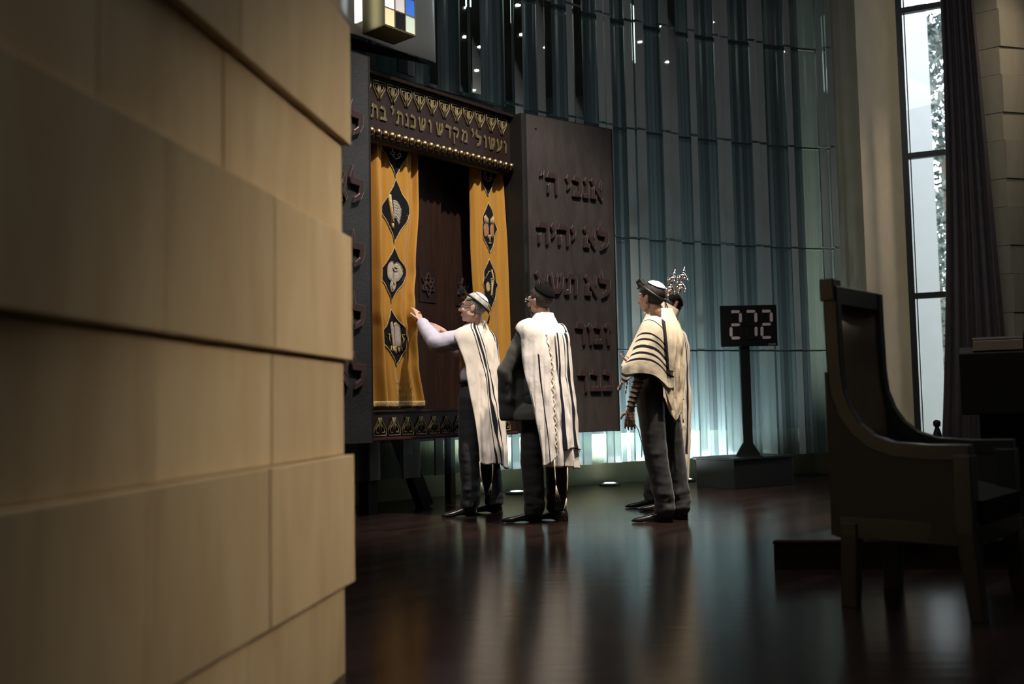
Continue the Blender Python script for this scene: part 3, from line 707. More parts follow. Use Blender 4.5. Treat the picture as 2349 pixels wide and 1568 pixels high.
lc, LS = curtain('ark_curtain', 'golden velvet curtain pulled back by the older man with raised hand', TL, TR, 4.5, 0.6, None,
        [(0.665, 2.525, 0.215, 0.275, 'scroll'), (0.665, 1.985, 0.222, 0.235, 'breastplate'), (0.675, 1.46, 0.235, 0.235, 'tablets'), (0.66, 3.06, 0.21, 0.25, 'base')], pull=(1, 1.68), ridge=(0.31, 0.07, 0.085))
TL2 = [(3.12, 1.285), (2.4, 1.30), (1.6, 1.33), (0.87, 1.36)]
TR2 = [(3.12, 1.715), (0.87, 1.735)]
curtain('ark_curtain', 'narrow golden velvet curtain hanging behind the older man, right side of ark', TL2, TR2, 2.5, 2.2, None,
        [(0.50, 2.525, 0.29, 0.235, 'hands'), (0.47, 2.00, 0.29, 0.235, 'palm'), (0.50, 3.04, 0.30, 0.22, 'base')], amp=0.032, ridge=(0.86, 0.045, 0.09))
# small stitched dedication lines on the left curtain
for r_, z in enumerate((1.085, 1.025, 0.968)):
    b = MB(); rn = random.Random(r_)
    x = 0.62
    while x < 0.90:
        p = LS(x, z); h = 0.030 * rn.uniform(0.7, 1.1)
        b.tube([p + V(0, -0.008, 0), p + V(0.004, -0.008, h), p + V(0.014, -0.008, h * 0.95), p + V(0.015, -0.008, 0.004)][:rn.choice([2, 3, 4])], 0.0022, 5); x += rn.choice([0.03, 0.035, 0.05])
    b.build('stitched_lettering', M_goldthread, lc)

# ------------------------------------------------------------------ eternal light above the ark
el = empty('eternal_light', A0, ARZ); tag(el, 'steel backed stained glass lantern mounted above the dark cabinet', 'lantern')
b = MB(); G = []
for z in (3.86, 5.3):
    G.append([V(t, -0.06 + 0.10 * ((t - 0.2) / 0.9) ** 2 + (0.02 * math.sin(t * 7)), z - 0.02) for t in np.linspace(-0.42, 0.70, 40)])
b.grid(G); sh = b.build('steel_sheet', M_steel, el, smooth=True, solid=0.006)
b = MB(); b.add([V(-0.44, 0.06, 3.83), V(0.69, 0.0, 3.83), V(-0.44, 0.30, 3.83), V(-0.44, 0.06, 3.86), V(0.69, 0.0, 3.86), V(-0.44, 0.30, 3.86)], [(0, 2, 1), (3, 4, 5), (0, 1, 4, 3), (1, 2, 5, 4), (2, 0, 3, 5)]); b.build('mounting_plate', M_black, el)
letter('qof', 0.555, 4.20, 0.15, I4, -0.044, -0.050, M_plate, el, bevel=0.0)
letter('yod', 0.47, 4.22, 0.15, I4, -0.050, -0.056, M_plate, el, bevel=0.0)
b = MB(); y0, y1 = -0.36, -0.10
LT0, LT1 = -0.155, 0.175
ZL0 = 3.845
b.box((LT0, y0, ZL0), (LT1, y1, ZL0 + 0.012)); b.box((LT0, y0, ZL0), (LT0 + 0.006, y1, 5.0))
b.build('lantern_case', M_brassface, el)
def emat(name, c, s_): return mat(name, tuple(min(1, x) * 0.5 for x in c), 0.4, emit=c, estr=s_)
GCOL = {'y': emat('amber_glass', (1.0, 0.78, 0.45), 0.75), 'w': emat('white_glass', (1.0, 0.96, 0.88), 1.0), 'b': emat('blue_glass', (0.05, 0.18, 0.70), 0.6),
        'k': mat('black_glass', (0.01, 0.012, 0.014), 0.2), 'g': emat('pale_green_glass', (0.70, 0.80, 0.66), 0.5), 'l': emat('lilac_glass', (0.85, 0.78, 0.76), 0.55)}
rowsg = ['ykg', 'wlb', 'gyw', 'bwy', 'ygl', 'wbk', 'lyg', 'wkb']
cw = (LT1 - LT0) / 3; chh = 0.142
fm = MB()
for r_, s_ in enumerate(rowsg):
    for c_ in range(3):
        b = MB(); x0 = LT0 + cw * c_ + 0.006; z0 = ZL0 + 0.014 + chh * r_
        b.box((x0, y0 + 0.004, z0), (x0 + cw - 0.010, y0 + 0.010, z0 + chh - 0.008)); b.build('glass_square', GCOL[s_[c_]], el)
    fm.box((LT0, y0 - 0.002, ZL0 + 0.008 + chh * r_), (LT1, y0 + 0.012, ZL0 + 0.014 + chh * r_))
for c_ in range(4): fm.box((LT0 + cw * c_ - 0.005, y0 - 0.003, ZL0), (LT0 + cw * c_ + 0.005, y0 + 0.013, ZL0 + chh * 8))
fm.build('lead_frame', M_brassface, el)
for r_ in range(8):
    b = MB(); b.box((LT1 - 0.004, y0 + 0.02, ZL0 + 0.02 + chh * r_), (LT1 + 0.002, y1 - 0.02, ZL0 + chh * (r_ + 1))); b.build('glass_square', GCOL['wyl'[r_ % 3]], el)
b = MB(); b.box((LT0 - 0.10, -0.20, 3.90), (LT0 - 0.085, -0.12, 5.0)); b.build('side_slot', GCOL['w'], el)

# ------------------------------------------------------------------ number sign
pr_ = V(0.83, 0.557, 0).normalized(); ps_ = V(2.207, 10.065, 0)
MP = Matrix.Translation(ps_) @ Matrix.Rotation(math.atan2(pr_.y, pr_.x), 4, 'Z')
ped = empty('sign_pedestal', ps_ ); tag(ped, 'low black box pedestal under the number board', 'pedestal')
Mp = Matrix.Rotation(math.atan2(pr_.y, pr_.x), 4, 'Z')
b = MB(); b.box((0, 0, 0), (0.88, 0.54, 0.285), Mp); b.build('pedestal_box', M_blackwood, ped, bevel=0.004)
b = MB(); b.box((-0.025, -0.025, 0.285), (0.905, 0.565, 0.31), Mp); b.build('pedestal_top', M_blackwood, ped, bevel=0.004)
sg = empty('number_sign', (2.43, 10.40, 0.31)); tag(sg, 'black board showing 272 in pale segments on a black post', 'sign')
b = MB(); b.box((-0.05, -0.02, 0), (0.05, 0.03, 1.45)); b.build('post', M_black, sg, bevel=0.003)
b = MB(); b.prism([(-0.135, 0), (0.135, 0), (0.05, 0.14), (-0.05, 0.14)], -0.012, 0.02, I4); b.box((-0.13, -0.1, 0), (0.13, 0.1, 0.008)); b.build('foot_gusset', M_black, sg)
MBd = Matrix.Translation((0.045, -0.02, 1.355)) @ Matrix.Rotation(R(1.2), 4, 'Z') @ Matrix.Translation((0, 0, 0))
b = MB(); b.box((-0.295, -0.022, -0.215), (0.295, 0.01, 0.215), MBd); bd = b.build('board', M_black, sg, bevel=0.003)
def seg(b, kind, cx, cz, w, h, th, sk=0.06):
    # seven-segment bars, slightly slanted ends
    t2 = th / 2
    if kind in 'adg':
        z = {'a': h / 2, 'd': -h / 2, 'g': 0}[kind]; x0, x1 = -w / 2 + t2 * 0.55, w / 2 - t2 * 0.55
        poly = [(x0, z + t2), (x1 - t2 * 0.6, z + t2), (x1 + t2 * 0.4, z), (x1 - t2 * 0.6, z - t2), (x0, z - t2), (x0 - t2 * 0.3, z)]
    else:
        x = {'b': w / 2, 'c': w / 2, 'e': -w / 2, 'f': -w / 2}[kind]; za, zb = (0.02, h / 2 - 0.012) if kind in 'bf' else (-h / 2 + 0.012, -0.02)
        poly = [(x - t2, za + 0.014), (x, za), (x + t2, za + 0.014), (x + t2, zb - 0.014), (x, zb), (x - t2, zb - 0.014)]
    b.prism([(cx + px - pz * -0.02, cz + pz) for px, pz in poly], -0.030, -0.021, MBd)
ON = {'2': 'abged', '7': 'abc'}
for i, ch in enumerate('272'):
    cx = -0.140 + 0.162 * i
    for k in 'abcdefg':
        b = MB(); seg(b, k, cx, 0.012, 0.100, 0.275, 0.030); b.build('segment', M_segment if k in ON[ch] else M_segoff, bd)
b = MB(); b.box((0.195, -0.025, -0.208), (0.275, -0.021, -0.186), MBd); b.build('maker_plate', M_plate, bd)
b = MB()
for x_, z_ in ((0.285, 0.205), (0.297, -0.205)): b.lathe([(0.006, -0.012), (0.006, 0.0), (0.001, 0.001)], MBd @ Matrix.Translation((x_, -0.022, z_)) @ Matrix.Rotation(R(90), 4, 'X'), 8)
b.build('screw', M_silver, bd)

# ------------------------------------------------------------------ platform, lectern, books
b = MB(); b.add([V(1.338, 5.235, 0), V(5.2, 4.85, 0), V(7, 6.2, 0), V(3.4, 7.2, 0), V(1.338, 5.235, 0.125), V(5.2, 4.85, 0.125), V(7, 6.2, 0.125), V(3.4, 7.2, 0.125)],
      [(3, 2, 1, 0), (4, 5, 6, 7), (0, 1, 5, 4), (1, 2, 6, 5), (2, 3, 7, 6), (3, 0, 4, 7)])
pf = empty('platform', (0, 0, 0)); tag(pf, 'low dark wooden step platform behind the high backed chair', 'platform')
b.build('riser', M_step, pf)
b = MB(); b.add([V(1.325, 5.215, 0.125), V(5.21, 4.83, 0.125), V(7, 6.2, 0.125), V(3.4, 7.2, 0.125), V(1.325, 5.215, 0.15), V(5.21, 4.83, 0.15), V(7, 6.2, 0.15), V(3.4, 7.2, 0.15)],
      [(3, 2, 1, 0), (4, 5, 6, 7), (0, 1, 5, 4), (1, 2, 6, 5), (2, 3, 7, 6), (3, 0, 4, 7)])
b.build('tread', mat('platform_tread', (0.05, 0.028, 0.02), 0.22, var=0.3, stretch=(1, 6, 6)), pf, bevel=0.010)
M_lect = mat('dull_dark_wood', (0.020, 0.019, 0.016), 0.75, spec=0.15)
lt = empty('lectern', (2.62, 5.62, 0.15), R(-25)); tag(lt, 'dark wooden reading stand on the platform at right edge', 'lectern')
b = MB(); b.box((0.0, 0.06, 0), (0.24, 0.36, 0.66)); b.build('pedestal', M_lect, lt, bevel=0.004)
b = MB(); b.box((-0.12, 0, 0), (0.40, 0.42, 0.05)); b.build('foot', M_lect, lt, bevel=0.004)
b = MB(); b.add([V(-0.09, -0.02, 0.62), V(0.60, -0.02, 0.62), V(0.60, 0.42, 0.62), V(-0.09, 0.42, 0.62), V(-0.09, -0.02, 0.965), V(0.60, -0.02, 0.965), V(0.60, 0.42, 1.02), V(-0.09, 0.42, 1.02)],
      [(3, 2, 1, 0), (4, 5, 6, 7), (0, 1, 5, 4), (1, 2, 6, 5), (2, 3, 7, 6), (3, 0, 4, 7)]); b.build('reading_desk', M_lect, lt, bevel=0.006)
bk = empty('prayer_book', (2.772, 5.680, 1.135)); bk.rotation_euler = (R(7), 0, R(-25)); tag(bk, 'pale edged thick closed book lying on the dark lectern', 'book')
b = MB(); b.box((-0.125, -0.09, 0.006), (0.125, 0.09, 0.062)); b.build('pages', M_paper, bk, bevel=0.002)
b = MB(); b.box((-0.13, -0.088, 0.0), (0.128, 0.095, 0.006)); b.box((-0.13, -0.088, 0.062), (0.128, 0.095, 0.069)); b.box((-0.13, 0.088, 0), (0.128, 0.095, 0.068)); b.build('cover', M_drape, bk)
bk2 = empty('prayer_book', (3.005, 5.590, 1.138)); bk2.rotation_euler = (R(7), 0, R(-25)); tag(bk2, 'dark thick book at the right end of lectern top', 'book')
b = MB(); b.box((-0.11, -0.08, 0.006), (0.11, 0.08, 0.085)); b.build('pages', mat('dark_pages', (0.06, 0.055, 0.05), 0.8), bk2)
b = MB(); b.box((-0.115, -0.085, 0.0), (0.115, 0.085, 0.007)); b.box((-0.115, -0.085, 0.085), (0.115, 0.085, 0.093)); b.box((-0.115, -0.085, 0), (-0.108, 0.085, 0.09)); b.build('cover', M_black, bk2)

# ------------------------------------------------------------------ high backed chair
ch = empty('armchair', (1.56, 4.33, 0)); tag(ch, 'high backed dark wooden armchair with curved arms in right foreground', 'armchair')
# local frame: x = across (near side 0 -> far side W), y = forward depth ; built in world offsets
cw_ = V(0.655, 0.755, 0).normalized(); cf = V(0.755, -0.655, 0).normalized()
CB = V(1.382, 4.27, 0) - V(1.56, 4.33, 0)
W_, D_ = 0.585, 0.53
def CP(w, d, z): return CB + cw_ * (w * (0.475 + 0.125 * d / D_) / W_) + cf * d + V(0, 0, z)
side = [(0.0, 1.355), (0.0, 1.20), (0.004, 1.00), (0.014, 0.90), (0.042, 0.815), (0.085, 0.745), (0.15, 0.690), (0.24, 0.658), (0.38, 0.648), (D_ + 0.01, 0.650)]
for w in (0.0, W_):
    b = MB(); G = []
    hw = 0.028
    for i, (d, z) in enumerate(side):
        a_ = side[max(i - 1, 0)]; c_ = side[min(i + 1, len(side) - 1)]; tx, tz = c_[0] - a_[0], c_[1] - a_[1]; l_ = math.hypot(tx, tz); nx, nz = -tz / l_, tx / l_
        th = 0.032
        ww = hw if i > 2 else hw + 0.003
        G.append([CP(w - ww, d + nx * th, z + nz * th), CP(w + ww, d + nx * th, z + nz * th), CP(w + ww, d - nx * th, z - nz * th), CP(w - ww, d - nx * th, z - nz * th)])
    b.grid(G, closed=True); n_ = len(b.v); b.f.append((3, 2, 1, 0)); b.f.append((n_ - 4, n_ - 3, n_ - 2, n_ - 1))
    b.build('arm_frame', M_chairwood, ch, bevel=0.006)
    b = MB()
    G = []
    for d, z in [(D_ - 0.02, 0.64), (D_ - 0.02, 0.34), (D_ + 0.0, 0.0)]:
        hw2 = 0.043 if z > 0.1 else 0.030
        G.append([CP(w - hw2, d - 0.035 if z > 0.1 else d - 0.02, z), CP(w + hw2, d - 0.035 if z > 0.1 else d - 0.02, z), CP(w + hw2, d + 0.035, z), CP(w - hw2, d + 0.035, z)])
    b.grid(G, closed=True); b.f.append((3, 2, 1, 0)); b.f.append((8, 9, 10, 11)); b.build('leg', M_chairwood, ch, bevel=0.004)
    b = MB(); G = []
    for d, z in [(0.045, 0.35), (0.045, 0.30), (0.03, 0.0)]:
        hw2 = 0.043 if z > 0.1 else 0.030
        G.append([CP(w - hw2, d - 0.036, z), CP(w + hw2, d - 0.036, z), CP(w + hw2, d + 0.034, z), CP(w - hw2, d + 0.034, z)])
    b.grid(G, closed=True); b.f.append((3, 2, 1, 0)); b.f.append((8, 9, 10, 11)); b.build('leg', M_chairwood, ch, bevel=0.004)
    # upholstered side panel under the arm
    b = MB(); q = [(-0.03, 0.30), (D_ - 0.05, 0.30), (D_ - 0.05, 0.630), (0.38, 0.628), (0.24, 0.638), (0.15, 0.675), (0.085, 0.725), (0.042, 0.795), (0.01, 0.90), (-0.005, 0.98), (-0.032, 0.98)]
    n = len(q); P = [CP(w - 0.026, d, z) for d, z in q] + [CP(w + 0.026, d, z) for d, z in q]
    b.add(P, [tuple(range(n)), tuple(range(2 * n - 1, n - 1, -1))] + [(i, (i + 1) % n, (i + 1) % n + n, i + n) for i in range(n)]); b.build('side_panel', M_chairside, ch, bevel=0.006)
b = MB()
for (d0, d1) in ((-0.03, 0.02), (D_ - 0.03, D_ + 0.02)): b.bar(CP(0, (d0 + d1) / 2, 0.33), CP(W_, (d0 + d1) / 2, 0.33), d1 - d0, 0.09)
for w in (0, W_): b.bar(CP(w, 0, 0.33), CP(w, D_, 0.33), 0.05, 0.09)
b.build('seat_rail', M_chairwood, ch, bevel=0.005)
b = MB(); G = []
for i in range(9):
    d = 0.03 + (D_ + 0.0) * i / 8
    G.append([CP(0.03 + (W_ - 0.06) * j / 8, d, 0.46 + 0.07 * (1 - abs(2 * i / 8 - 1) ** 3) * (1 - abs(2 * j / 8 - 1) ** 3)) for j in range(9)])
n = MB(); n.grid(G)
base = [[p - V(0, 0, 0.02) for p in row] for row in G]
n.grid([[V(p.x, p.y, 0.365) for p in row] for row in G][::-1]); 
for row in (G[0], G[-1][::-1], [r_[-1] for r_ in G], [r_[0] for r_ in G][::-1]): n.grid([[V(p.x, p.y, 0.365) for p in row], row])
n.build('seat_cushion', M_cushion, ch, smooth=True, angle=R(50))
b = MB(); b.bar(CP(0.0, -0.002, 1.315), CP(W_ + 0.02, -0.002, 1.315), 0.055, 0.085); b.build('top_rail', M_chairwood, ch, bevel=0.006)
b = MB(); b.bar(CP(0.0, -0.006, 1.29), CP(0.0, -0.006, 1.385), 0.085, 0.062, up=cf); b.build('corner_block', M_chairwood, ch, bevel=0.004)
b = MB(); G = []
for d, z in [(0.0, 1.278), (0.0, 1.12), (0.008, 0.95), (0.03, 0.75), (0.05, 0.45)]:
    G.append([CP(0.03 + (W_ - 0.06) * j / 8, d - 0.012 * (1 - (2 * j / 8 - 1) ** 2), z) for j in range(9)])
b.grid(G); b.build('back_pad', M_chairfab, ch, smooth=True, solid=0.03)

# ------------------------------------------------------------------ people
M_skin1 = mat('skin_fair', (0.68, 0.43, 0.335), 0.5, var=0.12, scale=14)
M_skin2 = mat('skin_tan', (0.54, 0.32, 0.235), 0.5, var=0.12, scale=14)
M_hairgrey = mat('grey_hair', (0.62, 0.59, 0.55), 0.7, var=0.35, scale=40, bump=0.6, bscale=160, stretch=(1, 1, 0.25))
M_hairdark = mat('dark_hair', (0.018, 0.014, 0.012), 0.55, var=0.3, scale=40, bump=0.6, bscale=160, stretch=(1, 1, 0.25))
M_hairbrown = mat('short_greying_hair', (0.055, 0.046, 0.040), 0.65, var=0.4, scale=50, bump=0.6, bscale=170)
M_shirt = mat('lilac_shirt', (0.60, 0.56, 0.68), 0.8, var=0.05)
M_darkshirt = mat('dark_shirt', (0.02, 0.02, 0.022), 0.85)
M_trouser = mat('black_trousers', (0.030, 0.032, 0.035), 0.8, var=0.15, sheen=0.1)
M_trouser3 = mat('charcoal_trousers', (0.036, 0.038, 0.040), 0.75, var=0.15, sheen=0.15)
M_jacket = mat('black_jacket', (0.085, 0.086, 0.076), 0.85, var=0.15, sheen=0.15)
M_shoe = mat('black_leather', (0.012, 0.011, 0.010), 0.28, spec=0.5)
M_kwhite = mat('white_satin', (0.80, 0.77, 0.77), 0.5)
M_kblack = mat('black_felt', (0.005, 0.005, 0.005), 0.95, spec=0.05)
M_strap = mat('black_strap', (0.010, 0.009, 0.009), 0.4)
M_cord = mat('cream_cord', (0.70, 0.62, 0.50), 0.85)
M_eye = mat('eye', (0.6, 0.58, 0.55), 0.2)
M_lensg = mat('dark_rim', (0.02, 0.018, 0.016), 0.3)

def striped(name, base, dark, bars, sheen=0.1):
    m, N, L, b = newmat(name); b.inputs['Roughness'].default_value = 0.9; b.inputs['Sheen Weight'].default_value = sheen; b.inputs['Specular IOR Level'].default_value = 0.15
    uv = N.new('ShaderNodeUVMap'); sp = N.new('ShaderNodeSeparateXYZ'); L.new(uv.outputs[0], sp.inputs[0])
    acc = None
    for c, w in bars:
        cm = N.new('ShaderNodeMath'); cm.operation = 'COMPARE'; cm.inputs[1].default_value = c; cm.inputs[2].default_value = w / 2; L.new(sp.outputs[0], cm.inputs[0])
        if acc is None: acc = cm
        else:
            ad = N.new('ShaderNodeMath'); ad.operation = 'MAXIMUM'; L.new(acc.outputs[0], ad.inputs[0]); L.new(cm.outputs[0], ad.inputs[1]); acc = ad
    mx = N.new('ShaderNodeMix'); mx.data_type = 'RGBA'; mx.inputs[6].default_value = (*base, 1); mx.inputs[7].default_value = (*dark, 1)
    if acc is not None: L.new(acc.outputs[0], mx.inputs[0])
    else: mx.inputs[0].default_value = 0
    L.new(mx.outputs[2], b.inputs['Base Color'])
    tc = N.new('ShaderNodeTexCoord'); nz = N.new('ShaderNodeTexNoise'); nz.inputs['Scale'].default_value = 260; L.new(tc.outputs['Object'], nz.inputs['Vector'])
    n2 = N.new('ShaderNodeTexNoise'); n2.inputs['Scale'].default_value = 16; n2.inputs['Detail'].default_value = 3; L.new(tc.outputs['Object'], n2.inputs['Vector'])
    ad = N.new('ShaderNodeMath'); ad.operation = 'MULTIPLY_ADD'; ad.inputs[1].default_value = 0.15; L.new(nz.outputs['Fac'], ad.inputs[0]); L.new(n2.outputs['Fac'], ad.inputs[2])
    bp = N.new('ShaderNodeBump'); bp.inputs['Strength'].default_value = 0.35; bp.inputs['Distance'].default_value = 0.012; L.new(ad.outputs[0], bp.inputs['Height']); L.new(bp.outputs[0], b.inputs['Normal'])
    return m

def remesh(mb, voxel, it=4, deform=None):
    me = mb.mesh('tmp'); o = bpy.data.objects.new('tmp', me); COL.objects.link(o)
    m = o.modifiers.new('r', 'REMESH'); m.mode = 'VOXEL'; m.voxel_size = voxel
    if it: s_ = o.modifiers.new('s', 'SMOOTH'); s_.iterations = it; s_.factor = 0.5
    dg = bpy.context.evaluated_depsgraph_get(); dg.update()
    out = bpy.data.meshes.new_from_object(o.evaluated_get(dg)); bpy.data.objects.remove(o); bpy.data.meshes.remove(me)
    if deform:
        nrm = [v.normal.copy() for v in out.vertices]
        for v, n in zip(out.vertices, nrm): v.co = v.co + n * deform(v.co, n)
        out.update()
    out.materials.clear()
    return out
def wrinkle(amp, sx, sz, seed=0.0):
    return lambda p, n: amp * (noise.noise(V(p.x * sx + seed, p.y * sx, p.z * sz)) + 0.5 * noise.noise(V(p.x * sx * 2 + seed, p.y * sx * 2 + 5, p.z * sz * 2)))

def head_frame(c, yaw, pitch, tilt=0.0):
    # columns: right, forward, up
    return Matrix.Rotation(yaw - PI / 2, 3, 'Z') @ Matrix.Rotation(pitch, 3, 'X') @ Matrix.Rotation(tilt, 3, 'Y')

def add_head(mb, c, H):
    def e(p, r): mb.ell(c + H @ V(*p), r, H, 18, 12)
    e((0, -.012, .035), (.076, .098, .088)); e((0, .012, .00), (.070, .084, .085)); e((0, .030, -.055), (.056, .062, .062)); e((0, .066, -.092), (.026, .024, .022))
    e((0, .040, -.030), (.062, .056, .070)); e((0, .088, .036), (.050, .014, .012)); e((-.036, .078, -.025), (.022, .020, .022)); e((.036, .078, -.025), (.022, .020, .022))
    mb.cap(c + H @ V(0, .095, .018), c + H @ V(0, .116, -.022), .009, .0135); e((-.012, .104, -.026), (.009, .010, .008)); e((.012, .104, -.026), (.009, .010, .008))
    e((0, .094, -.056), (.022, .010, .006)); e((0, .092, -.067), (.020, .010, .007))
    for s_ in (-1, 1):
        e((s_ * .076, -.006, -.006), (.010, .020, .032)); e((s_ * .080, -.016, .006), (.007, .012, .022)); e((s_ * .062, .010, -.055), (.016, .03, .03))

def hand(mb, w, d, pn, curl, thumb=1, spread=0.10, scale=1.0):
    # w wrist, d pointing direction, pn palm normal (facing side), thumb sign along d x pn
    d = d.normalized(); pn = (pn - d * pn.dot(d)).normalized(); sx = d.cross(pn) * thumb
    for i, (off, L_) in enumerate(((-.030, .070), (-.010, .080), (.010, .084), (.030, .074))):
        k = w + (d * .088 + sx * off) * scale
        mb.cap(w + (d * .012 + sx * off * .6) * scale, k, .0125 * scale, .0105 * scale, 10)
        ang = 0.0; p = k; dirn = (d + sx * (off / .03) * spread)
        for j, f in enumerate((.45, .31, .24)):
            ang += curl * (0.7 if j == 0 else 1.0); q = p + (dirn.normalized() * math.cos(ang) + pn * math.sin(ang)) * L_ * f * scale
            mb.cap(p, q, (.0092 - .0006 * j) * scale, (.0088 - .0007 * j) * scale, 10); p = q
    t0 = w + (d * .028 + sx * .026) * scale; t1 = t0 + (d * .028 + sx * .030 + pn * .010) * scale; t2 = t1 + (d * .032 + sx * .014 + pn * .010) * scale
    mb.cap(t0 - sx * .012, t1, .0135 * scale, .0105 * scale, 10); mb.cap(t1, t2, .0098 * scale, .0082 * scale, 10)

def shoe(name, parent, base, heel, ang, L_=0.295):
    M_ = Matrix.Translation(heel - base) @ Matrix.Rotation(ang - PI / 2, 4, 'Z')
    G = []
    for y, hw, h, zb in ((-.012, .012, .055, .0), (-.004, .030, .070, .0), (.03, .037, .082, .0), (.075, .038, .084, .0), (.12, .038, .070, .010), (.165, .044, .056, .008), (.21, .047, .046, .002), (.25, .042, .038, .002), (.28, .028, .028, .006), (.292, .010, .018, .010)):
        row = []
        for k in range(14):
            a_ = 2 * PI * k / 14; cx, cz = math.cos(a_), math.sin(a_)
            z = zb + (h - zb) * (0.5 + 0.5 * (abs(cz) ** 0.6) * (1 if cz > 0 else -1)); x = hw * (abs(cx) ** 0.8) * (1 if cx > 0 else -1) * (1.0 if cz < 0 else 0.94)
            row.append(M_ @ V(x, y * L_ / .295, z))
        G.append(row)
    b = MB(); b.grid(G, closed=True); b.f.append(tuple(range(13, -1, -1))); n = len(b.v); b.f.append(tuple(range(n - 14, n)))
    o = b.build(name, M_shoe, parent, smooth=True)
    b = MB(); b.box((-.036, -.006, 0), (.036, .062, .020), M_); b.build('heel', M_shoe, o, bevel=0.004)
    return o

def skullcap(name, c, H, m, parent, tilt=(0, -.35, .94), ang=48, rad=(.084, .104, .096), off=(0, -.012, .036), trim=None, star=False):
    T = Vector(tilt).normalized(); Q = T.to_track_quat('Z', 'Y').to_matrix(); b = MB(); n = 28; mrow = 9; G = []
    def pt(th, a_, k=1.0):
        d = Q @ V(math.sin(th) * math.cos(a_), math.sin(th) * math.sin(a_), math.cos(th))
        return c + H @ (V(*off) + V(d.x * rad[0], d.y * rad[1], d.z * rad[2]) * k)
    G = [[pt(R(ang) * i / mrow + 1e-3, 2 * PI * j / n) for j in range(n)] for i in range(mrow + 1)]
    b.grid(G, closed=True); b.f.append(tuple(range(n - 1, -1, -1)))
    o = b.build(name, m, parent, smooth=True, solid=0.004)
    if trim:
        b = MB(); ring = [pt(R(ang), 2 * PI * j / n) for j in range(n)]; b.tube(ring + [ring[0]], 0.0028, 6); b.build('trim', trim, o, smooth=True)
    if star:
        b = MB()
        for s_ in (0, PI):
            tri = [pt(R(16), s_ + k * 2 * PI / 3 + .3, 1.03) for k in range(3)]
            for k in range(3): b.tube([tri[k], tri[k].lerp(tri[(k + 1) % 3], .5) + (tri[k] - c).normalized() * .002, tri[(k + 1) % 3]], 0.0014, 5)
        b.build('stitched_star', M_strap, o)
    return o

def hair(name, c, H, m, parent, rule, rad=(.080, .1015, .0925), off=(0, -.012, .035), th=0.008):
    n, mm = 60, 40; P = []; keep = {}
    for i in range(mm + 1):
        t = PI * i / mm * 0.88 + 0.002
        for j in range(n):
            a_ = 2 * PI * j / n; P.append(V(math.sin(t) * math.cos(a_), math.sin(t) * math.sin(a_), math.cos(t)))
    b = MB(); pts = []
    for p in P:
        q = V(p.x * rad[0], p.y * rad[1], p.z * rad[2]) + V(*off)
        if q.z < -0.03: q.x *= 1 - 0.9 * (-0.03 - q.z); q.y = max(q.y, -.098)
        pts.append(q)
    F = []
    for i in range(mm):
        for j in range(n):
            f = (i * n + j, (i + 1) * n + j, (i + 1) * n + (j + 1) % n, i * n + (j + 1) % n)
            if all(rule(pts[k]) for k in f): F.append(f)
    used = sorted({k for f in F for k in f}); mp = {k: i for i, k in enumerate(used)}
    b.add([c + H @ (pts[k] * (1 + 0.015 * noise.noise(pts[k] * 30))) for k in used], [tuple(mp[k] for k in f) for f in F])
    return b.build(name, m, parent, smooth=True, solid=th)

def garment(name, parts, m, parent, voxel=0.011, it=3, wr=None):
    b = MB()
    for p in parts:
        if p[0] == 'c': b.cap(*p[1:])
        else: b.ell(*p[1:])
    me = remesh(b, voxel, it, wr)
    return mkobj(name, me, m, parent, smooth=True)

def make_bvh(objs):
    Vv, Ff = [], []
    for o in objs:
        n = len(Vv); Vv += [v.co.copy() for v in o.data.vertices]; Ff += [tuple(i + n for i in p.vertices) for p in o.data.polygons]
    return BVHTree.FromPolygons(Vv, Ff)

def drape_field(bvh, axis, back, zt, smax, r0=0.06, rmax=0.34, ds=0.02, nth=72, tilt=0.0, flare=0.0):
    # axis: point on the spine (x,y); back: angle of the backward direction. theta>0 towards the wearer's left
    field = []
    for i in range(nth):
        th = -PI + 2 * PI * i / nth; a_ = back - th; d = V(math.cos(a_), math.sin(a_), 0)
        path = []; r = r0; z = None
        while r < 0.34:
            h = bvh.ray_cast(V(axis.x, axis.y, zt + 0.03) + d * r, V(0, 0, -1), 1.5)
            zz = h[0].z if h[0] else -1
            if z is None:
                z = zz if zz > 0.8 else zt - 0.02
            elif zz < z - 0.022: break
            z = min(z, zz) if zz > 0 else z
            path.append((r, z)); r += 0.01
        if not path: path = [(r0, zt - .02)]
        r = path[-1][0]; z = path[-1][1]
        while z > 0.05:
            z -= 0.02
            h = bvh.ray_cast(V(axis.x, axis.y, z) + d * 0.7, -d, 0.7)
            rh = 0.7 - h[3] if h[0] else 0
            if rh > rmax: rh = rmax
            r = max(rh, r - 0.0015 + flare * 0.02) ; path.append((r, z))
        P = np.array(path); seg_ = np.r_[0, np.cumsum(np.hypot(*np.diff(P, axis=0).T))]
        s = np.arange(0, smax, ds); field.append(np.c_[np.interp(s, seg_, P[:, 0]), np.interp(s, seg_, P[:, 1])])
    Fd = np.array(field)
    for _ in range(4): Fd = 0.25 * np.roll(Fd, 1, 0) + 0.5 * Fd + 0.25 * np.roll(Fd, -1, 0)
    for _ in range(3): Fd[:, 1:-1] = 0.25 * Fd[:, :-2] + 0.5 * Fd[:, 1:-1] + 0.25 * Fd[:, 2:]
    return Fd, ds
def sharp(x):
    q = math.sin(x); return math.copysign(abs(q) ** 0.65, q) if q > 0 else -abs(q) ** 1.5
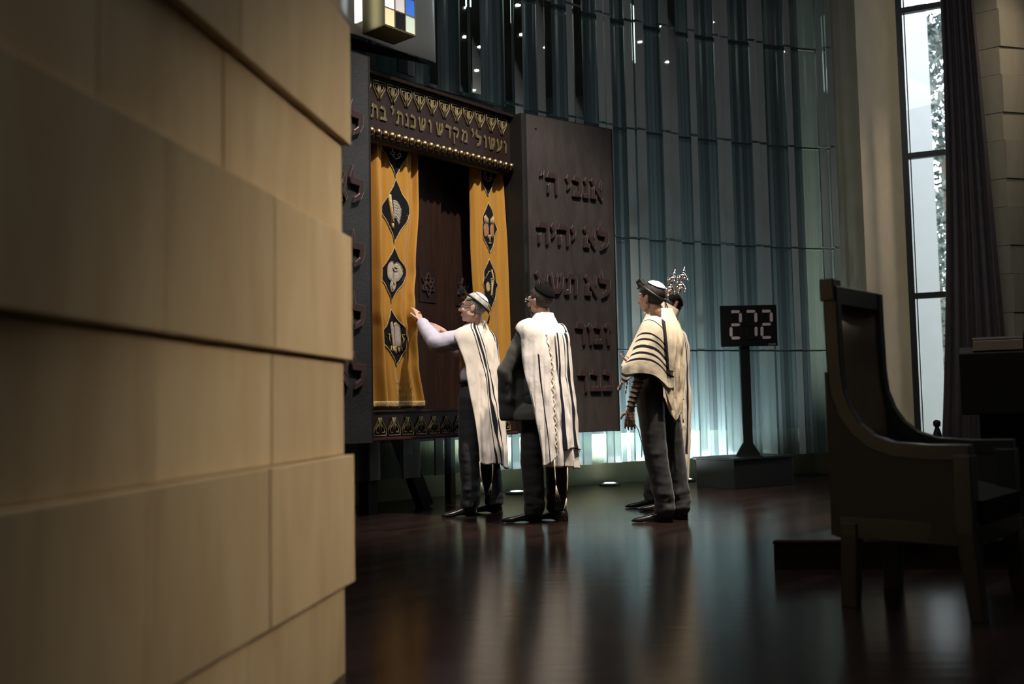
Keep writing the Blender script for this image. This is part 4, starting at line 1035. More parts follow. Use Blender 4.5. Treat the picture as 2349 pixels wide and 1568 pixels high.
def cloth(name, Fd, ds, axis, back, thl, thr, hem, m, parent, off=0.014, s0=0.0, na=90, nv=80, fold=(0.010, 9, 0.0), uvf=None, crease=0.006, seed=0.0, th=0.004, lift=None, fgrow=0.9, collar=0.018):
    nth = len(Fd)
    def sample(t, s):
        x = (t + PI) / (2 * PI) * nth; i = int(math.floor(x)); fx = x - i; y = min(s / ds, Fd.shape[1] - 1.001); j = int(y); fy = y - j
        A_ = Fd[i % nth, j] * (1 - fy) + Fd[i % nth, j + 1] * fy; B_ = Fd[(i + 1) % nth, j] * (1 - fy) + Fd[(i + 1) % nth, j + 1] * fy
        return A_ * (1 - fx) + B_ * fx
    b = MB(); G = []; uvs = []
    for iv in range(nv + 1):
        v = iv / nv; row = []
        for ia in range(na + 1):
            a = ia / na
            t1, t0 = R(thl(v)), R(thr(v)); t = t0 + (t1 - t0) * a
            S_ = s0 + (hem(a) - s0) * v
            r, z = sample(t, S_)
            g = min(1, max(0, (S_ - 0.12) / fgrow))
            k = fold[0] * (0.25 + g) * sharp(fold[1] * t + fold[2] + 1.4 * noise.noise(V(t * 0.8, S_ * 0.9, seed))) + fold[0] * 0.5 * g * math.sin(fold[1] * 2.3 * t + 1.0)
            k += crease * noise.noise(V(t * 3.2 + seed, S_ * 5.0, 1.7)) + crease * 0.7 * noise.noise(V(t * 7 + seed, S_ * 9 + 3, 4.1))
            rr = r + off + max(k, -off * 0.6); zz = z + off * max(0, 1 - S_ * 4) + (0.004 * noise.noise(V(t * 4, S_ * 8, seed)))
            if lift: dr, dz = lift(t, S_, a, v); rr += dr; zz += dz
            if s0 < .05 and S_ < .10: zz += collar * (1 - S_ / .10); rr += collar * .25 * (1 - S_ / .10) - .012 * (1 - S_ / .10)
            an = back - t; row.append(V(axis.x + rr * math.cos(an), axis.y + rr * math.sin(an), zz))
            uvs.append((uvf(math.degrees(t), S_, a, v, r), v) if uvf else (0, v))
        G.append(row)
    b.grid(G); me = b.mesh(name); uvset(me, uvs)
    return mkobj(name, me, m, parent, smooth=True, solid=th), G
def tassel(name, parent, p, L_, sway=(0, 0), m=None, split=True):
    b = MB(); pts = [p + V(sway[0] * q * q, sway[1] * q * q, -L_ * q) for q in (0, .2, .4, .6)]
    b.tube(pts, [.0042, .0052, .0045, .005], 6)
    for k in range(3):
        e_ = pts[-1]; b.tube([e_, e_ + V(sway[0] * .3 + .008 * (k - 1), .004 * (k - 1), -L_ * .2), e_ + V(sway[0] * .7 + .016 * (k - 1), .004 * k, -L_ * .4)], .0018, 5)
    return b.build(name, m or M_cord, parent, smooth=True)

SHAWL1 = striped('cream_wool_fine_black_bands', (0.72, 0.65, 0.58), (0.010, 0.011, 0.018), [(.165, .012), (.208, .034), (.255, .016)])
SHAWL2 = striped('white_wool_black_bands', (0.74, 0.69, 0.66), (0.010, 0.011, 0.022), [(80, 3.5), (18.5, 5.5), (-8, 2.5), (-20, 7.0), (-38, 3.0)])
SHAWL3 = striped('cream_wool_wide_black_bands', (0.74, 0.64, 0.49), (0.011, 0.011, 0.018), [(.300, .014), (.345, .016), (.400, .024), (.450, .018), (.495, .016), (.20, .008), (.606, .020), (.645, .020)])
PLAIN3 = striped('plain_cream_wool', (0.74, 0.63, 0.47), (0.02, 0.02, 0.03), [(-.5, .010), (-.54, .02)])
SHAWL4 = striped('ivory_wool_black_bands', (0.66, 0.57, 0.47), (0.011, 0.011, 0.018), [(.405, .026), (.435, .010), (.465, .030), (.50, .010), (.535, .026), (.75, .03), (.8, .02)])

def man(label, base, heading, cfg):
    base = V(*base); t = empty('person', base); tag(t, label, 'person', None)
    fwd = V(math.cos(R(heading)), math.sin(R(heading)), 0); left = V(-fwd.y, fwd.x, 0)
    J = {k: V(*v) - base for k, v in cfg['J'].items()}
    hc = J['head']; H = head_frame(hc, R(cfg['head_yaw']), R(cfg.get('head_pitch', 0)))
    sc = (J['lsh'] + J['rsh']) / 2; pel = J['pelvis']
    # ---- body: one continuous surface
    b = MB(); add_head(b, hc, H)
    nb = sc + V(0, 0, .055) - fwd * .01
    b.cap(nb, hc + H @ V(0, -.02, -.06), .062, .054)
    Hb = Matrix.Rotation(R(heading) - PI / 2, 3, 'Z')
    b.ell(sc + V(0, 0, -.12), (.165, .105, .19), Hb); b.ell(pel + V(0, 0, .12), (.135, .092, .18), Hb); b.ell(pel, (.138, .095, .10), Hb)
    for s_ in ('l', 'r'):
        b.cap(J[s_ + 'sh'] - V(0, 0, .01), J[s_ + 'el'], .050, .038); b.cap(J[s_ + 'el'], J[s_ + 'wr'], .038, .027)
        b.cap(sc + V(0, 0, .02), J[s_ + 'sh'] - V(0, 0, .01), .055, .05)
        b.cap(J[s_ + 'hip'], J[s_ + 'kn'], .070, .050); b.cap(J[s_ + 'kn'], J[s_ + 'an'], .048, .034); 
        hd = cfg['hands'][s_]; hand(b, J[s_ + 'wr'], V(*hd[0]), V(*hd[1]), hd[2], hd[3], hd[4] if len(hd) > 4 else 0.10)
    body = mkobj('body', remesh(b, 0.0048, 3), cfg['skin'], t, smooth=True)
    for s_ in (-1, 1):
        b = MB(); b.ell(hc + H @ V(s_ * .031, .086, .012), (.0115, .0105, .0095), H, 12, 8); e_ = b.build('eye', M_eye, t, smooth=True)
        b = MB(); b.ell(hc + H @ V(s_ * .031, .0945, .012), (.005, .003, .005), H, 10, 6); b.build('iris', M_hairdark, e_, smooth=True)
    # ---- trousers
    wr = wrinkle(0.008, 7, 16, heading)
    def wt(p, n):
        low = max(0, 1 - abs(p.z - 0.14) / 0.16); return wr(p, n) * (0.5 + 1.2 * low) 
    P_ = [('e', pel + V(0, 0, .02), (.180, .135, .14), Hb), ('e', pel + V(0, 0, .10), (.165, .118, .06), Hb)]
    for s_ in ('l', 'r'):
        P_ += [('c', J[s_ + 'hip'] + V(0, 0, .0), J[s_ + 'kn'], .106, .088), ('c', J[s_ + 'kn'], J[s_ + 'an'] + V(0, 0, .03), .088, .078), ('c', J[s_ + 'an'] + V(0, 0, .06), J[s_ + 'an'] + V(0, 0, .012) + fwd * .012, .080, .078)]
    tro = garment('trousers', P_, cfg['trouser'], t, 0.011, 3, wt)
    for s_ in ('l', 'r'): shoe('shoe', t, V(0, 0, 0), V(*cfg['heel'][s_][0]) - base, R(cfg['heel'][s_][1]))
    # ---- upper garment
    P_ = [('e', sc + V(0, 0, -.10) - fwd * .005, (.185, .135, .19), Hb), ('c', sc + V(0, 0, -.2), pel + V(0, 0, .10), .135, .13), ('e', pel + V(0, 0, .16), (.175, .132, .14), Hb), ('c', nb - V(0, 0, .02), nb + V(0, 0, .0), .075, .068)]
    if cfg.get('skirt'): P_ += [('e', pel + V(0, 0, .06) + fwd * .02, (.205, .165, .24), Hb), ('e', pel + V(-.02, 0, -.17) + fwd * .03, (.235, .20, .16), Hb), ('c', J['lel'], pel + V(-.275, -.06, -.16), .066, .062), ('c', J['lel'] + V(.07, .05, 0), pel + V(-.16, -.03, -.17), .08, .085)]
    for s_ in ('l', 'r'):
        e_, w_ = J[s_ + 'el'], J[s_ + 'wr']; k = cfg['sleeve'][s_]
        P_ += [('c', sc + V(0, 0, .010), J[s_ + 'sh'], .062, .068), ('c', J[s_ + 'sh'], e_, .078, .062 * cfg.get('loose', 1.0))]
        if k > 0: P_ += [('c', e_, e_.lerp(w_, k), .062 * cfg.get('loose', 1.0), .045)]
    up = garment(cfg['top'][0], P_, cfg['top'][1], t, 0.010, 3, (lambda p, n, w_=wrinkle(cfg['top'][2], 9, 9, heading + 3): w_(p, n) + .006))
    if cfg.get('skirt'):
        for v in up.data.vertices:
            if v.co.z < .765: v.co.z = .765 - .04 * (v.co.z < .70) * 0
    return t, base, J, H, hc, sc, nb, fwd, left, up, tro

# ---- older man reaching for the curtain
cfg1 = dict(J=dict(head=(-.305, 8.07, 1.675), lsh=(-.375, 7.985, 1.43), rsh=(-.215, 8.315, 1.43), lel=(-.605, 7.975, 1.385), lwr=(-.745, 8.165, 1.575), rel=(-.44, 8.37, 1.36), rwr=(-.580, 8.34, 1.515),
     pelvis=(-.295, 8.15, .97), lhip=(-.345, 8.065, .93), rhip=(-.255, 8.235, .93), lkn=(-.360, 8.05, .50), rkn=(-.215, 8.27, .50), lan=(-.355, 8.085, .085), ran=(-.165, 8.27, .085)),
     head_yaw=170, head_pitch=6, skin=M_skin1, trouser=M_trouser, loose=1.22, top=('shirt', M_shirt, 0.010), sleeve=dict(l=0.93, r=0.55),
     hands=dict(l=((-.06, .11, .165), (-.75, .62, 0), 0.16, 1, .16), r=((-.10, .02, .04), (-.1, .9, -.3), 0.3, 1)),
     heel=dict(l=((-.325, 8.115, 0), 205), r=((-.115, 8.26, 0), 165)))
t1, base, J, H, hc, sc, nb, fwd, left, up, tro = man('grey haired person in lilac shirt, white cap and fine banded shawl reaching to the curtain', (-.27, 8.15, 0), 155, cfg1)
hair('hair', hc, H, M_hairgrey, t1, lambda p: (p.z > 0.055 and p.y < .060) or (p.y < -.005 and p.z > -.050 and abs(p.x) < .2) or (p.y < .018 and p.z > 0.02), th=0.006)
skullcap('skullcap', hc, H, M_kwhite, t1, tilt=(0, -.62, .78), ang=42, trim=M_strap, star=True)
def headstrap(t, hc, H, boxp=(0, .083, .108), m=M_strap):
    b = MB(); ring = []
    for k in range(41):
        a_ = 2 * PI * k / 40; y = .112 * math.cos(a_); x = .090 * math.sin(a_); z = .060 + y * .62 - .010 * math.cos(2 * a_)
        ring.append(hc + H @ V(x, y - .014, z))
    b.tube(ring, 0.0085, 8, flat=1.0); o = b.build('head_strap', m, t, smooth=True)
    b = MB(); c = hc + H @ V(*boxp); Mx = Matrix.Translation(c) @ (H @ Matrix.Rotation(R(-32), 3, 'X').transposed().transposed()).to_4x4()
    b.box((-.024, -.016, -.004), (.024, .032, .050), Mx); b.box((-.034, -.026, -.013), (.034, .042, -.003), Mx); b.build('leather_box', m, o, bevel=0.002)
    b = MB(); n_ = hc + H @ V(0, -.122, -.018); b.ell(n_, (.014, .010, .013), H)
    for s_ in (-1, 1): b.tube([n_, n_ + H @ V(s_ * .012, -.012, -.05), n_ + H @ V(s_ * .02, -.004, -.10)], 0.0045, 6)
    b.build('strap_knot', m, o, smooth=True)
headstrap(t1, hc, H)
b = MB()
for s_ in (-1, 1):
    c = hc + H @ V(s_ * .033, .108, .010); ring = [c + H @ V(.025 * math.cos(a_), 0, .019 * math.sin(a_)) for a_ in np.linspace(0, 2 * PI, 20)]; b.tube(ring, .0016, 5)
    b.tube([c + H @ V(s_ * .025, 0, .008), hc + H @ V(s_ * .074, .06, .014), hc + H @ V(s_ * .082, -.012, .012)], .0018, 5)
b.tube([hc + H @ V(-.010, .112, .012), hc + H @ V(0, .117, .016), hc + H @ V(.010, .112, .012)], .0016, 5)
b.build('glasses', M_lensg, t1)
b = MB(); w = J['lwr']; d = (J['lwr'] - J['lel']).normalized(); Q = Matrix.Translation(w - d * .012) @ d.to_track_quat('Z', 'Y').to_matrix().to_4x4(); b.lathe([(.030, -.010), (.036, -.009), (.036, .009), (.030, .010)], Q, 18); wt_ = b.build('wristwatch', M_silver, t1, smooth=True, angle=R(40))
b = MB(); b.lathe([(.003, 0), (.018, .001), (.018, .008), (.001, .009)], Q @ Matrix.Translation((0.030, 0, 0)) @ Matrix.Rotation(R(90), 4, 'Y'), 14); b.build('watch_face', M_black, wt_)
b = MB(); q = J['lwr'] + V(-.06, .11, .165).normalized() * .105 + V(.012, .004, 0); b.lathe([(.0095, -.002), (.0115, -.002), (.0115, .002), (.0095, .002)], Matrix.Translation(q) @ V(-.06, .11, .165).to_track_quat('Z', 'Y').to_matrix().to_4x4(), 14); b.build('ring', M_gold, t1)
b = MB(); Hb = Matrix.Rotation(R(155) - PI / 2, 3, 'Z'); pl = J['pelvis']
ring = [pl + Hb @ V(.164 * math.cos(a_), .124 * math.sin(a_), .105) for a_ in np.linspace(0, 2 * PI, 40)]; b.tube(ring, .016, 8); b.build('belt', M_shoe, t1, smooth=True)
# torso only for the drape
tb = MB(); 
for s_ in ('l', 'r'): tb.cap(sc + V(0, 0, .015), J[s_ + 'sh'], .092, .088)
tb.cap(J['lsh'], J['lsh'].lerp(J['lel'], .35) - V(0, 0, .01), .082, .074); tb.cap(J['rsh'], J['rsh'] + fwd * .03 - V(0, 0, .2), .076, .07)
tb.ell(sc + V(0, 0, -.10), (.19, .14, .19), Hb); tb.cap(sc + V(0, 0, -.2), pl + V(0, 0, .05), .135, .14); tb.ell(pl, (.18, .145, .16), Hb); tb.cap(nb, nb + V(0, 0, .02), .082, .072)
tm = remesh(tb, .012, 3); bv = BVHTree.FromPolygons([v.co.copy() for v in tm.vertices], [tuple(p.vertices) for p in tm.polygons]); bpy.data.meshes.remove(tm)
ax1 = V(nb.x, nb.y, 0); back1 = R(155 + 180)
Fd, ds = drape_field(bv, ax1, back1, nb.z + .04, 1.35, r0=.058, flare=.14)
def smooth01(x): x = max(0, min(1, x)); return x * x * (3 - 2 * x)
tl1 = lambda v: 126 - 26 * smooth01(v / .26) - 18 * smooth01((v - .18) / .25) - 20 * smooth01((v - .35) / .65)
tr1 = lambda v: -120 + 35 * v
def uv1(td, S_, a, v, r):
    e = (tl1(v) - td) if td > -30 else (td - tr1(v)); return R(e) * .235
sh1, G = cloth('prayer_shawl', Fd, ds, ax1, back1, tl1, tr1, lambda a: 1.20 - .05 * a + .02 * math.sin(a * 7), SHAWL1, t1, off=.016, fold=(.019, 9, .6), uvf=uv1, seed=1.3, crease=.014)
tassel('fringe', sh1, G[-1][-1] + V(0, 0, .01), .26, (.02, 0)); tassel('fringe', sh1, G[-1][-20], .24, (-.03, .0))

# ---- man in dark jacket seen from behind
cfg2 = dict(J=dict(head=(.225, 7.545, 1.660), lsh=(.125, 7.385, 1.425), rsh=(.345, 7.70, 1.425), lel=(-.045, 7.405, 1.13), lwr=(.035, 7.665, 1.03), rel=(.40, 7.84, 1.13), rwr=(.16, 7.78, 1.02),
     pelvis=(.235, 7.545, .96), lhip=(.165, 7.47, .92), rhip=(.290, 7.62, .92), lkn=(.13, 7.49, .50), rkn=(.315, 7.66, .50), lan=(.145, 7.53, .085), ran=(.325, 7.66, .085)),
     head_yaw=134, head_pitch=4, skin=M_skin2, trouser=M_trouser, top=('jacket', M_jacket, 0.007), sleeve=dict(l=0.9, r=0.9), skirt=True,
     hands=dict(l=((.10, .06, -.02), (.3, -.3, .0), .35, 1), r=((-.08, -.08, -.03), (.2, -.3, 0), .35, -1)),
     heel=dict(l=((.185, 7.565, 0), 182), r=((.385, 7.62, 0), 160)))
t2, base, J, H, hc, sc, nb, fwd, left, up, tro = man('person in long black jacket and black cap seen from behind, pale shawl over one shoulder', (.235, 7.55, 0), 146, cfg2)
hair('hair', hc, H, M_hairbrown, t2, lambda p: (p.z > 0.060 and p.y < .062) or (p.y < .002 and p.z > -.062) or (p.y < .026 and p.z > .015), th=0.006)
hair('beard', hc, H, M_hairdark, t2, lambda p: p.z < -.040 and p.y > .030, rad=(.064, .082, .074), off=(0, .022, -.040), th=0.008)
skullcap('skullcap', hc, H, M_kblack, t2, tilt=(0, -.55, .83), ang=62, rad=(.087, .108, .099))
b = MB()
for s_ in (-1, 1):
    c = hc + H @ V(s_ * .033, .110, .012); ring = [c + H @ V(.026 * math.cos(a_), 0, .019 * math.sin(a_)) for a_ in np.linspace(0, 2 * PI, 20)]; b.tube(ring, .0022, 5)
    b.tube([c + H @ V(s_ * .026, 0, .008), hc + H @ V(s_ * .076, .06, .014), hc + H @ V(s_ * .083, -.012, .012)], .002, 5)
b.build('glasses', M_silver, t2)
tb = MB(); Hb = Matrix.Rotation(R(146) - PI / 2, 3, 'Z'); pl = J['pelvis']
for s_ in ('l', 'r'): tb.cap(sc + V(0, 0, .015), J[s_ + 'sh'], .075, .078)
tb.cap(J['rsh'], J['rel'], .082, .07); tb.cap(J['lsh'], J['lel'], .082, .070)
tb.ell(sc + V(0, 0, -.10), (.195, .145, .19), Hb); tb.cap(sc + V(0, 0, -.2), pl + V(0, 0, .05), .14, .15); tb.ell(pl, (.225, .175, .2), Hb); tb.cap(nb, nb + V(0, 0, .02), .084, .074)
tm = remesh(tb, .012, 3); bv = BVHTree.FromPolygons([v.co.copy() for v in tm.vertices], [tuple(p.vertices) for p in tm.polygons]); bpy.data.meshes.remove(tm)
ax2 = V(nb.x, nb.y, 0); back2 = R(146 + 180)
Fd, ds = drape_field(bv, ax2, back2, nb.z + .045, 1.4, r0=.060, flare=.13)
tl2 = lambda v: 125 - 34 * smooth01(v / .22) - 28 * smooth01((v - .22) / .8)
tr2 = lambda v: -115 + 20 * v
sh2, G = cloth('prayer_shawl', Fd, ds, ax2, back2, tl2, tr2, lambda a: 1.13 + .04 * math.sin(a * 5) + .06 * smooth01((a - .5) * 2), SHAWL2, t2, off=.016, fold=(.019, 10, 2.0), uvf=lambda td, S_, a, v, r: td if S_ > .20 else 999, seed=4.2, crease=.015)
# front corner of the shawl thrown back over the left shoulder: a second layer
sh2b, G2 = cloth('shawl_fold', Fd, ds, ax2, back2, lambda v: tl2(v) + 1, lambda v: 52 - 14 * smooth01(v / .3) , lambda a: 1.06 + .10 * a, SHAWL2, sh2, off=.034, s0=.10, na=40, fold=(.008, 22, .5), uvf=lambda td, S_, a, v, r: 80 if (0.52 < a < .60 and S_ > .35) else 999, seed=6.2, crease=.010, lift=lambda t, S_, a, v: (.026 * math.sin(PI * a) ** .7 - .012, 0))
sh2c, G2c = cloth('shawl_side', Fd, ds, ax2, back2, lambda v: 25 - 4 * v, lambda v: -108 + 14 * v, lambda a: 1.03 + .03 * math.sin(a * 6), SHAWL2, sh2, off=.030, s0=.15, na=60, fold=(.014, 11, .9), uvf=lambda td, S_, a, v, r: td, seed=7.7, crease=.012, lift=lambda t, S_, a, v: (.010 * math.sin(PI * min(1, a * 1.2)) , 0))
b = MB(); pts = [G2[i][2] + V(0, -.004, 0) + V(.010 * math.sin(i * 1.1), -.006, 0) for i in range(6, 76, 1)]; b.tube(pts, .006, 6); b.build('fringe', M_cord, sh2b, smooth=True)
tassel('fringe', sh2b, G2[-1][10], .30, (.02, -.01)); tassel('fringe', sh2, G[-1][58], .36, (-.03, -.01))

# ---- man with strapped arm and striped shawl
cfg3 = dict(J=dict(head=(1.055, 7.43, 1.655), lsh=(1.03, 7.265, 1.42), rsh=(1.215, 7.585, 1.42), lel=(.930, 7.215, 1.105), lwr=(.848, 7.205, .845), rel=(1.18, 7.72, 1.12), rwr=(.98, 7.74, 1.18),
     pelvis=(1.075, 7.44, .96), lhip=(1.005, 7.36, .92), rhip=(1.14, 7.53, .92), lkn=(1.04, 7.36, .50), rkn=(1.20, 7.55, .50), lan=(1.105, 7.395, .085), ran=(1.245, 7.545, .085)),
     head_yaw=134, head_pitch=2, skin=M_skin2, trouser=M_trouser3, top=('shirt', M_darkshirt, 0.007), sleeve=dict(l=0.0, r=0.6),
     hands=dict(l=((-.015, .01, -.16), (.3, .9, .0), .28, -1), r=((-.1, -.02, .03), (0, -.3, .9), .3, 1)),
     heel=dict(l=((1.145, 7.405, 0), 181), r=((1.285, 7.55, 0), 172)))
t3, base, J, H, hc, sc, nb, fwd, left, up, tro = man('person with black straps wound down the bare arm and cream banded shawl, white cap', (1.13, 7.45, 0), 152, cfg3)
hair('hair', hc, H, M_hairdark, t3, lambda p: (p.z > 0.045 and p.y < .070) or (p.y < .010 and p.z > -.055) or (p.y < .030 and p.z > .005), th=0.007)
skullcap('skullcap', hc, H, M_kwhite, t3, tilt=(0, -.45, .89), ang=45, trim=M_strap, star=True, rad=(.088, .108, .099))
headstrap(t3, hc, H)
b = MB(); arm = J['lel'], J['lwr']; pts = []
for k in range(130):
    q = k / 129; p = arm[0].lerp(arm[1], .02 + q * .98); rr = .0405 - .010 * q; a_ = q * 2 * PI * 7.5
    d = (arm[1] - arm[0]).normalized(); x = d.cross(V(0, 1, 0)).normalized(); y = d.cross(x); pts.append(p + (x * math.cos(a_) + y * math.sin(a_)) * rr)
b.tube(pts, .0055, 6); ast = b.build('arm_strap', M_strap, t3, smooth=True)
b = MB(); w = J['lwr']; hd = V(-.015, .01, -.16).normalized(); pts = []
for k in range(40):
    q = k / 39; a_ = q * 2 * PI * 2.5; p = w + hd * (.03 + .055 * q); pts.append(p + V(math.cos(a_) * .024, math.sin(a_) * .050, 0))
b.tube(pts, .004, 6); b.tube([w + hd * .09 + V(.02, .0, 0), w + V(.05, .01, -.16), w + V(.075, .01, -.26), w + V(.07, .01, -.36)], .0035, 6); b.build('hand_strap', M_strap, t3, smooth=True)
tb = MB(); Hb = Matrix.Rotation(R(152) - PI / 2, 3, 'Z'); pl = J['pelvis']
for s_ in ('l', 'r'): tb.cap(sc + V(0, 0, .015), J[s_ + 'sh'], .072, .076)
tb.cap(J['rsh'], J['rel'], .08, .07); tb.cap(J['lsh'], J['lel'] + V(-.015, 0, .02), .080, .075); tb.cap(J['lel'] + V(-.02, 0, .02), J['lel'] + V(-.075, .08, .03), .075, .06)
tb.ell(sc + V(0, 0, -.10), (.19, .142, .19), Hb); tb.cap(sc + V(0, 0, -.2), pl + V(0, 0, .05), .135, .14); tb.ell(pl, (.18, .14, .16), Hb); tb.cap(nb, nb + V(0, 0, .02), .082, .072)
tm = remesh(tb, .012, 3); bv = BVHTree.FromPolygons([v.co.copy() for v in tm.vertices], [tuple(p.vertices) for p in tm.polygons]); bpy.data.meshes.remove(tm)
ax3 = V(nb.x, nb.y, 0); back3 = R(152 + 180)
Fd, ds = drape_field(bv, ax3, back3, nb.z + .045, 1.2, r0=.058, rmax=.36)
# plain back panel reaching down to a point
hem3 = lambda a: .66 + .15 * math.exp(-((a - .76) / .20) ** 2) + .02 * math.sin(a * 9)
sh3, G = cloth('prayer_shawl', Fd, ds, ax3, back3, lambda v: 78 - 4 * v, lambda v: -115, hem3, PLAIN3, t3, off=.016, fold=(.020, 9, 1.0), uvf=lambda td, S_, a, v, r: 0, seed=2.2, crease=.015)
# banded end gathered over the left arm
hem3b = lambda a: .575 + .030 * math.sin(a * 3.0) + .085 * smooth01((a - .62) / .3)
sh3b, G3 = cloth('banded_end', Fd, ds, ax3, back3, lambda v: 150 - 18 * v, lambda v: 52 - 6 * v, hem3b, SHAWL3, sh3, off=.030, s0=.10, na=60, nv=70, fold=(.006, 10, .3), uvf=lambda td, S_, a, v, r: S_, seed=8.1, crease=.012)
# plain tapering corner below the banded part
sh3c, G4 = cloth('hanging_corner', Fd, ds, ax3, back3, lambda v: 128 - 62 * v ** 1.3, lambda v: 40 - 2 * v, lambda a: .83 - .19 * a, PLAIN3, sh3, off=.022, s0=.42, na=50, nv=40, fold=(.006, 9, .3), uvf=lambda td, S_, a, v, r: 0, seed=3.1, crease=.006)
# narrow front flap laid over the shoulder
sh3d, G5 = cloth('shoulder_flap', Fd, ds, ax3, back3, lambda v: 76 - 14 * v, lambda v: 30 + 20 * v, lambda a: .46, PLAIN3, sh3, off=.046, s0=.02, na=24, nv=50, fold=(.005, 12, .3), uvf=lambda td, S_, a, v, r: (-.5 if a > .80 else 0) if S_ > .12 else 0, seed=5.1, crease=.008)
tassel('fringe', sh3, G[-1][54], .16, (.01, 0))

# ---- man behind him carrying the scroll
cfg4 = dict(J=dict(head=(1.305, 8.22, 1.655), lsh=(1.20, 8.08, 1.42), rsh=(1.40, 8.40, 1.42), lel=(1.11, 8.06, 1.13), lwr=(1.10, 8.34, 1.20), rel=(1.36, 8.58, 1.15), rwr=(1.14, 8.52, 1.20),
     pelvis=(1.30, 8.25, .96), lhip=(1.25, 8.17, .92), rhip=(1.35, 8.33, .92), lkn=(1.23, 8.22, .50), rkn=(1.24, 8.38, .50), lan=(1.25, 8.20, .085), ran=(1.17, 8.455, .085)),
     head_yaw=150, head_pitch=0, skin=M_skin2, trouser=M_trouser, top=('shirt', M_darkshirt, 0.006), sleeve=dict(l=0.9, r=0.9),
     hands=dict(l=((-.02, .12, .03), (.5, .1, .1), .4, 1), r=((-.12, -.04, .05), (.1, -.5, .1), .4, -1)),
     heel=dict(l=((1.30, 8.20, 0), 178), r=((1.215, 8.46, 0), 180)))
t4, base, J, H, hc, sc, nb, fwd, left, up, tro = man('person in black cap half hidden behind the strapped arm person, ivory banded shawl', (1.30, 8.25, 0), 150, cfg4)
hair('hair', hc, H, M_hairdark, t4, lambda p: (p.z > 0.050 and p.y < .065) or (p.y < -.004 and p.z > -.065) or (p.y < .026 and p.z > .012), th=0.007)
skullcap('skullcap', hc, H, M_kblack, t4, tilt=(0, -.62, .78), ang=66, rad=(.088, .110, .100))
tb = MB(); Hb = Matrix.Rotation(R(150) - PI / 2, 3, 'Z'); pl = J['pelvis']
for s_ in ('l', 'r'): tb.cap(sc + V(0, 0, .015), J[s_ + 'sh'], .072, .076)
tb.cap(J['rsh'], J['rel'], .08, .07); tb.cap(J['lsh'], J['lel'], .080, .072)
tb.ell(sc + V(0, 0, -.10), (.19, .142, .19), Hb); tb.cap(sc + V(0, 0, -.2), pl + V(0, 0, .05), .135, .14); tb.ell(pl, (.18, .14, .16), Hb); tb.cap(nb, nb + V(0, 0, .02), .082, .072)
tm = remesh(tb, .012, 3); bv = BVHTree.FromPolygons([v.co.copy() for v in tm.vertices], [tuple(p.vertices) for p in tm.polygons]); bpy.data.meshes.remove(tm)
ax4 = V(nb.x, nb.y, 0); back4 = R(150 + 180)
Fd, ds = drape_field(bv, ax4, back4, nb.z + .045, 1.5, r0=.058, rmax=.36)
sh4, G = cloth('prayer_shawl', Fd, ds, ax4, back4, lambda v: 120 - 30 * v, lambda v: -118 + 25 * v, lambda a: 1.15 + .17 * math.exp(-((a - .35) / .18) ** 2), SHAWL4, t4, off=.016, fold=(.016, 9, 1.0), uvf=lambda td, S_, a, v, r: a * 1.0 + .0 if S_ < 1.1 and S_ > .1 else -3, seed=9.2, crease=.009)
tassel('fringe', sh4, G[-1][34], .22, (.0, 0))

# ------------------------------------------------------------------ Torah scroll carried by the man behind
top = V(1.33, 8.02, 1.80); bot = V(.93, 7.93, 1.03)
dsc = (top - bot).normalized(); TQ = dsc.to_track_quat('Z', 'Y').to_matrix()
ts = empty('torah_scroll', bot); tag(ts, 'mantled scroll with silver bell finials carried behind the strapped arm person', 'scroll')
xs = V(1, .1, 0); xs = (xs - dsc * xs.dot(dsc)).normalized(); ys = dsc.cross(xs)
Lm = (top - bot).length - .12
b = MB(); G = []
for i in range(14):
    q = i / 13
    G.append([(xs * (.125 + .008 * math.sin(6 * a_)) * math.cos(a_) + ys * .075 * math.sin(a_)) * (1 - .06 * q) + dsc * (.10 + (Lm - .14) * q) for a_ in np.linspace(0, 2 * PI, 33)[:-1]])
b.grid(G, closed=True); n = len(b.v); b.f.append(tuple(range(31, -1, -1))); b.f.append(tuple(range(n - 32, n)))
b.build('mantle', mat('ivory_velvet_mantle', (0.55, 0.45, 0.34), 0.8, sheen=0.3), ts, smooth=True, angle=R(60))
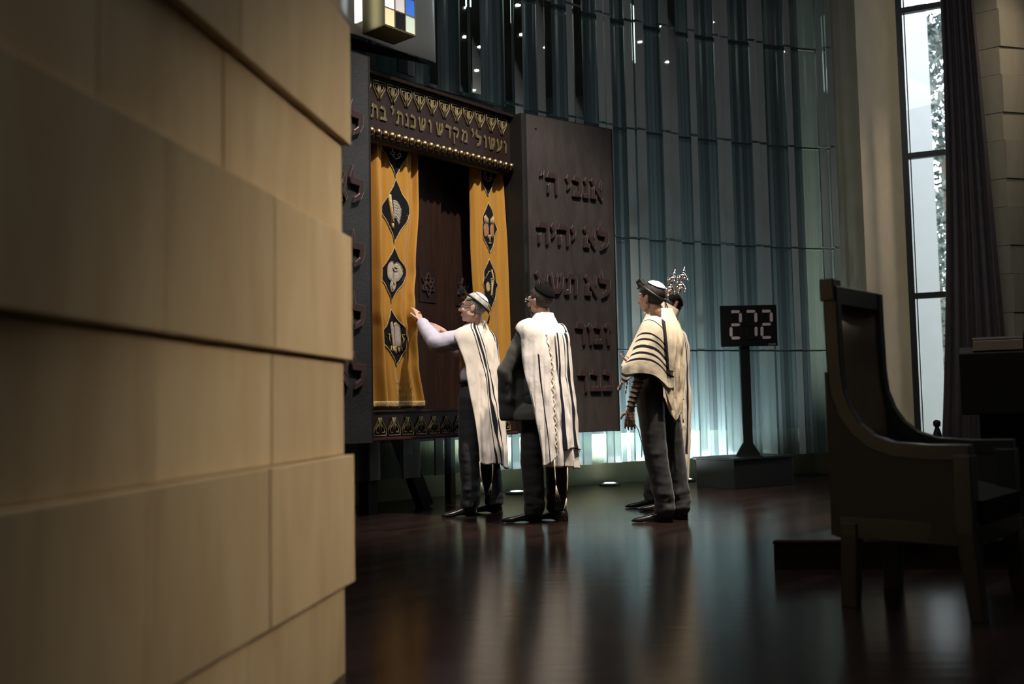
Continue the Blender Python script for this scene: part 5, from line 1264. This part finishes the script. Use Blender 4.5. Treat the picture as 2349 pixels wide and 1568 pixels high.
for sx_ in (-1, 1):
    o_ = xs * .062 * sx_
    b = MB(); b.tube([o_ - dsc * .02, o_ + dsc * (Lm + .03)], .014, 10); ro = b.build('roller', M_post, ts, smooth=True, angle=R(40))
    b = MB(); Mq = Matrix.Translation(o_ - dsc * .06) @ TQ.to_4x4(); b.lathe([(.004, -.03), (.014, -.02), (.018, 0), (.010, .02), (.016, .035), (.020, .05), (.014, .07)], Mq, 14); b.build('handle_cap', M_silver, ro, smooth=True)
def rimon(name, tip_base, axis_):
    Q = Matrix.Translation(tip_base) @ axis_.to_track_quat('Z', 'Y').to_matrix().to_4x4()
    o = None; b = MB()
    b.lathe([(.010, -.03), (.012, 0), (.020, .010), (.036, .020), (.040, .030), (.034, .042), (.018, .056), (.012, .068), (.012, .085), (.022, .095), (.034, .106), (.036, .116), (.028, .130), (.012, .144), (.008, .150), (.014, .156), (.015, .162), (.008, .170), (.004, .178), (.003, .196), (.001, .198)], Q, 20)
    o = b.build(name, M_silver, ts, smooth=True)
    b = MB(); b.bar(Q @ V(-.012, 0, .186), Q @ V(.012, 0, .186), .003, .003); b.build('finial_cross_bar', M_silver, o)
    for lev, rr, n_ in ((.030, .044, 7), (.114, .040, 6)):
        for k in range(n_):
            a_ = 2 * PI * k / n_ + lev * 9; p = Q @ V(rr * math.cos(a_), rr * math.sin(a_), lev); b = MB()
            b.tube([p + V(0, 0, .004), p - V(0, 0, .012)], .0013, 5); b.lathe([(.001, .006), (.005, .003), (.007, -.004), (.0105, -.014), (.0108, -.016), (.002, -.018)], Matrix.Translation(p - V(0, 0, .014)), 10); b.build('bell', M_silver, o, smooth=True)
            b = MB(); b.tube([p, Q @ V(rr * .8 * math.cos(a_), rr * .8 * math.sin(a_), lev)], .002, 5); b.build('hook', M_silver, o)
rimon('rimon', V(1.275, 8.0, 1.765) - bot, (dsc + V(0, 0, .55)).normalized()); rimon('rimon', V(1.365, 8.02, 1.785) - bot, (dsc + V(-.1, 0, .5)).normalized())
b = MB(); q = V(.892, 7.80, 1.06) - bot
b.tube([V(0, 0, .0), q * .5 + V(0, 0, .02), q], .0016, 5)
for k in range(3): b.ell(q - V(.006 * k, 0, .022 + .034 * k), (.009, .009, .018), None, 10, 7)
b.build('chain_pendant', M_silver, ts, smooth=True)
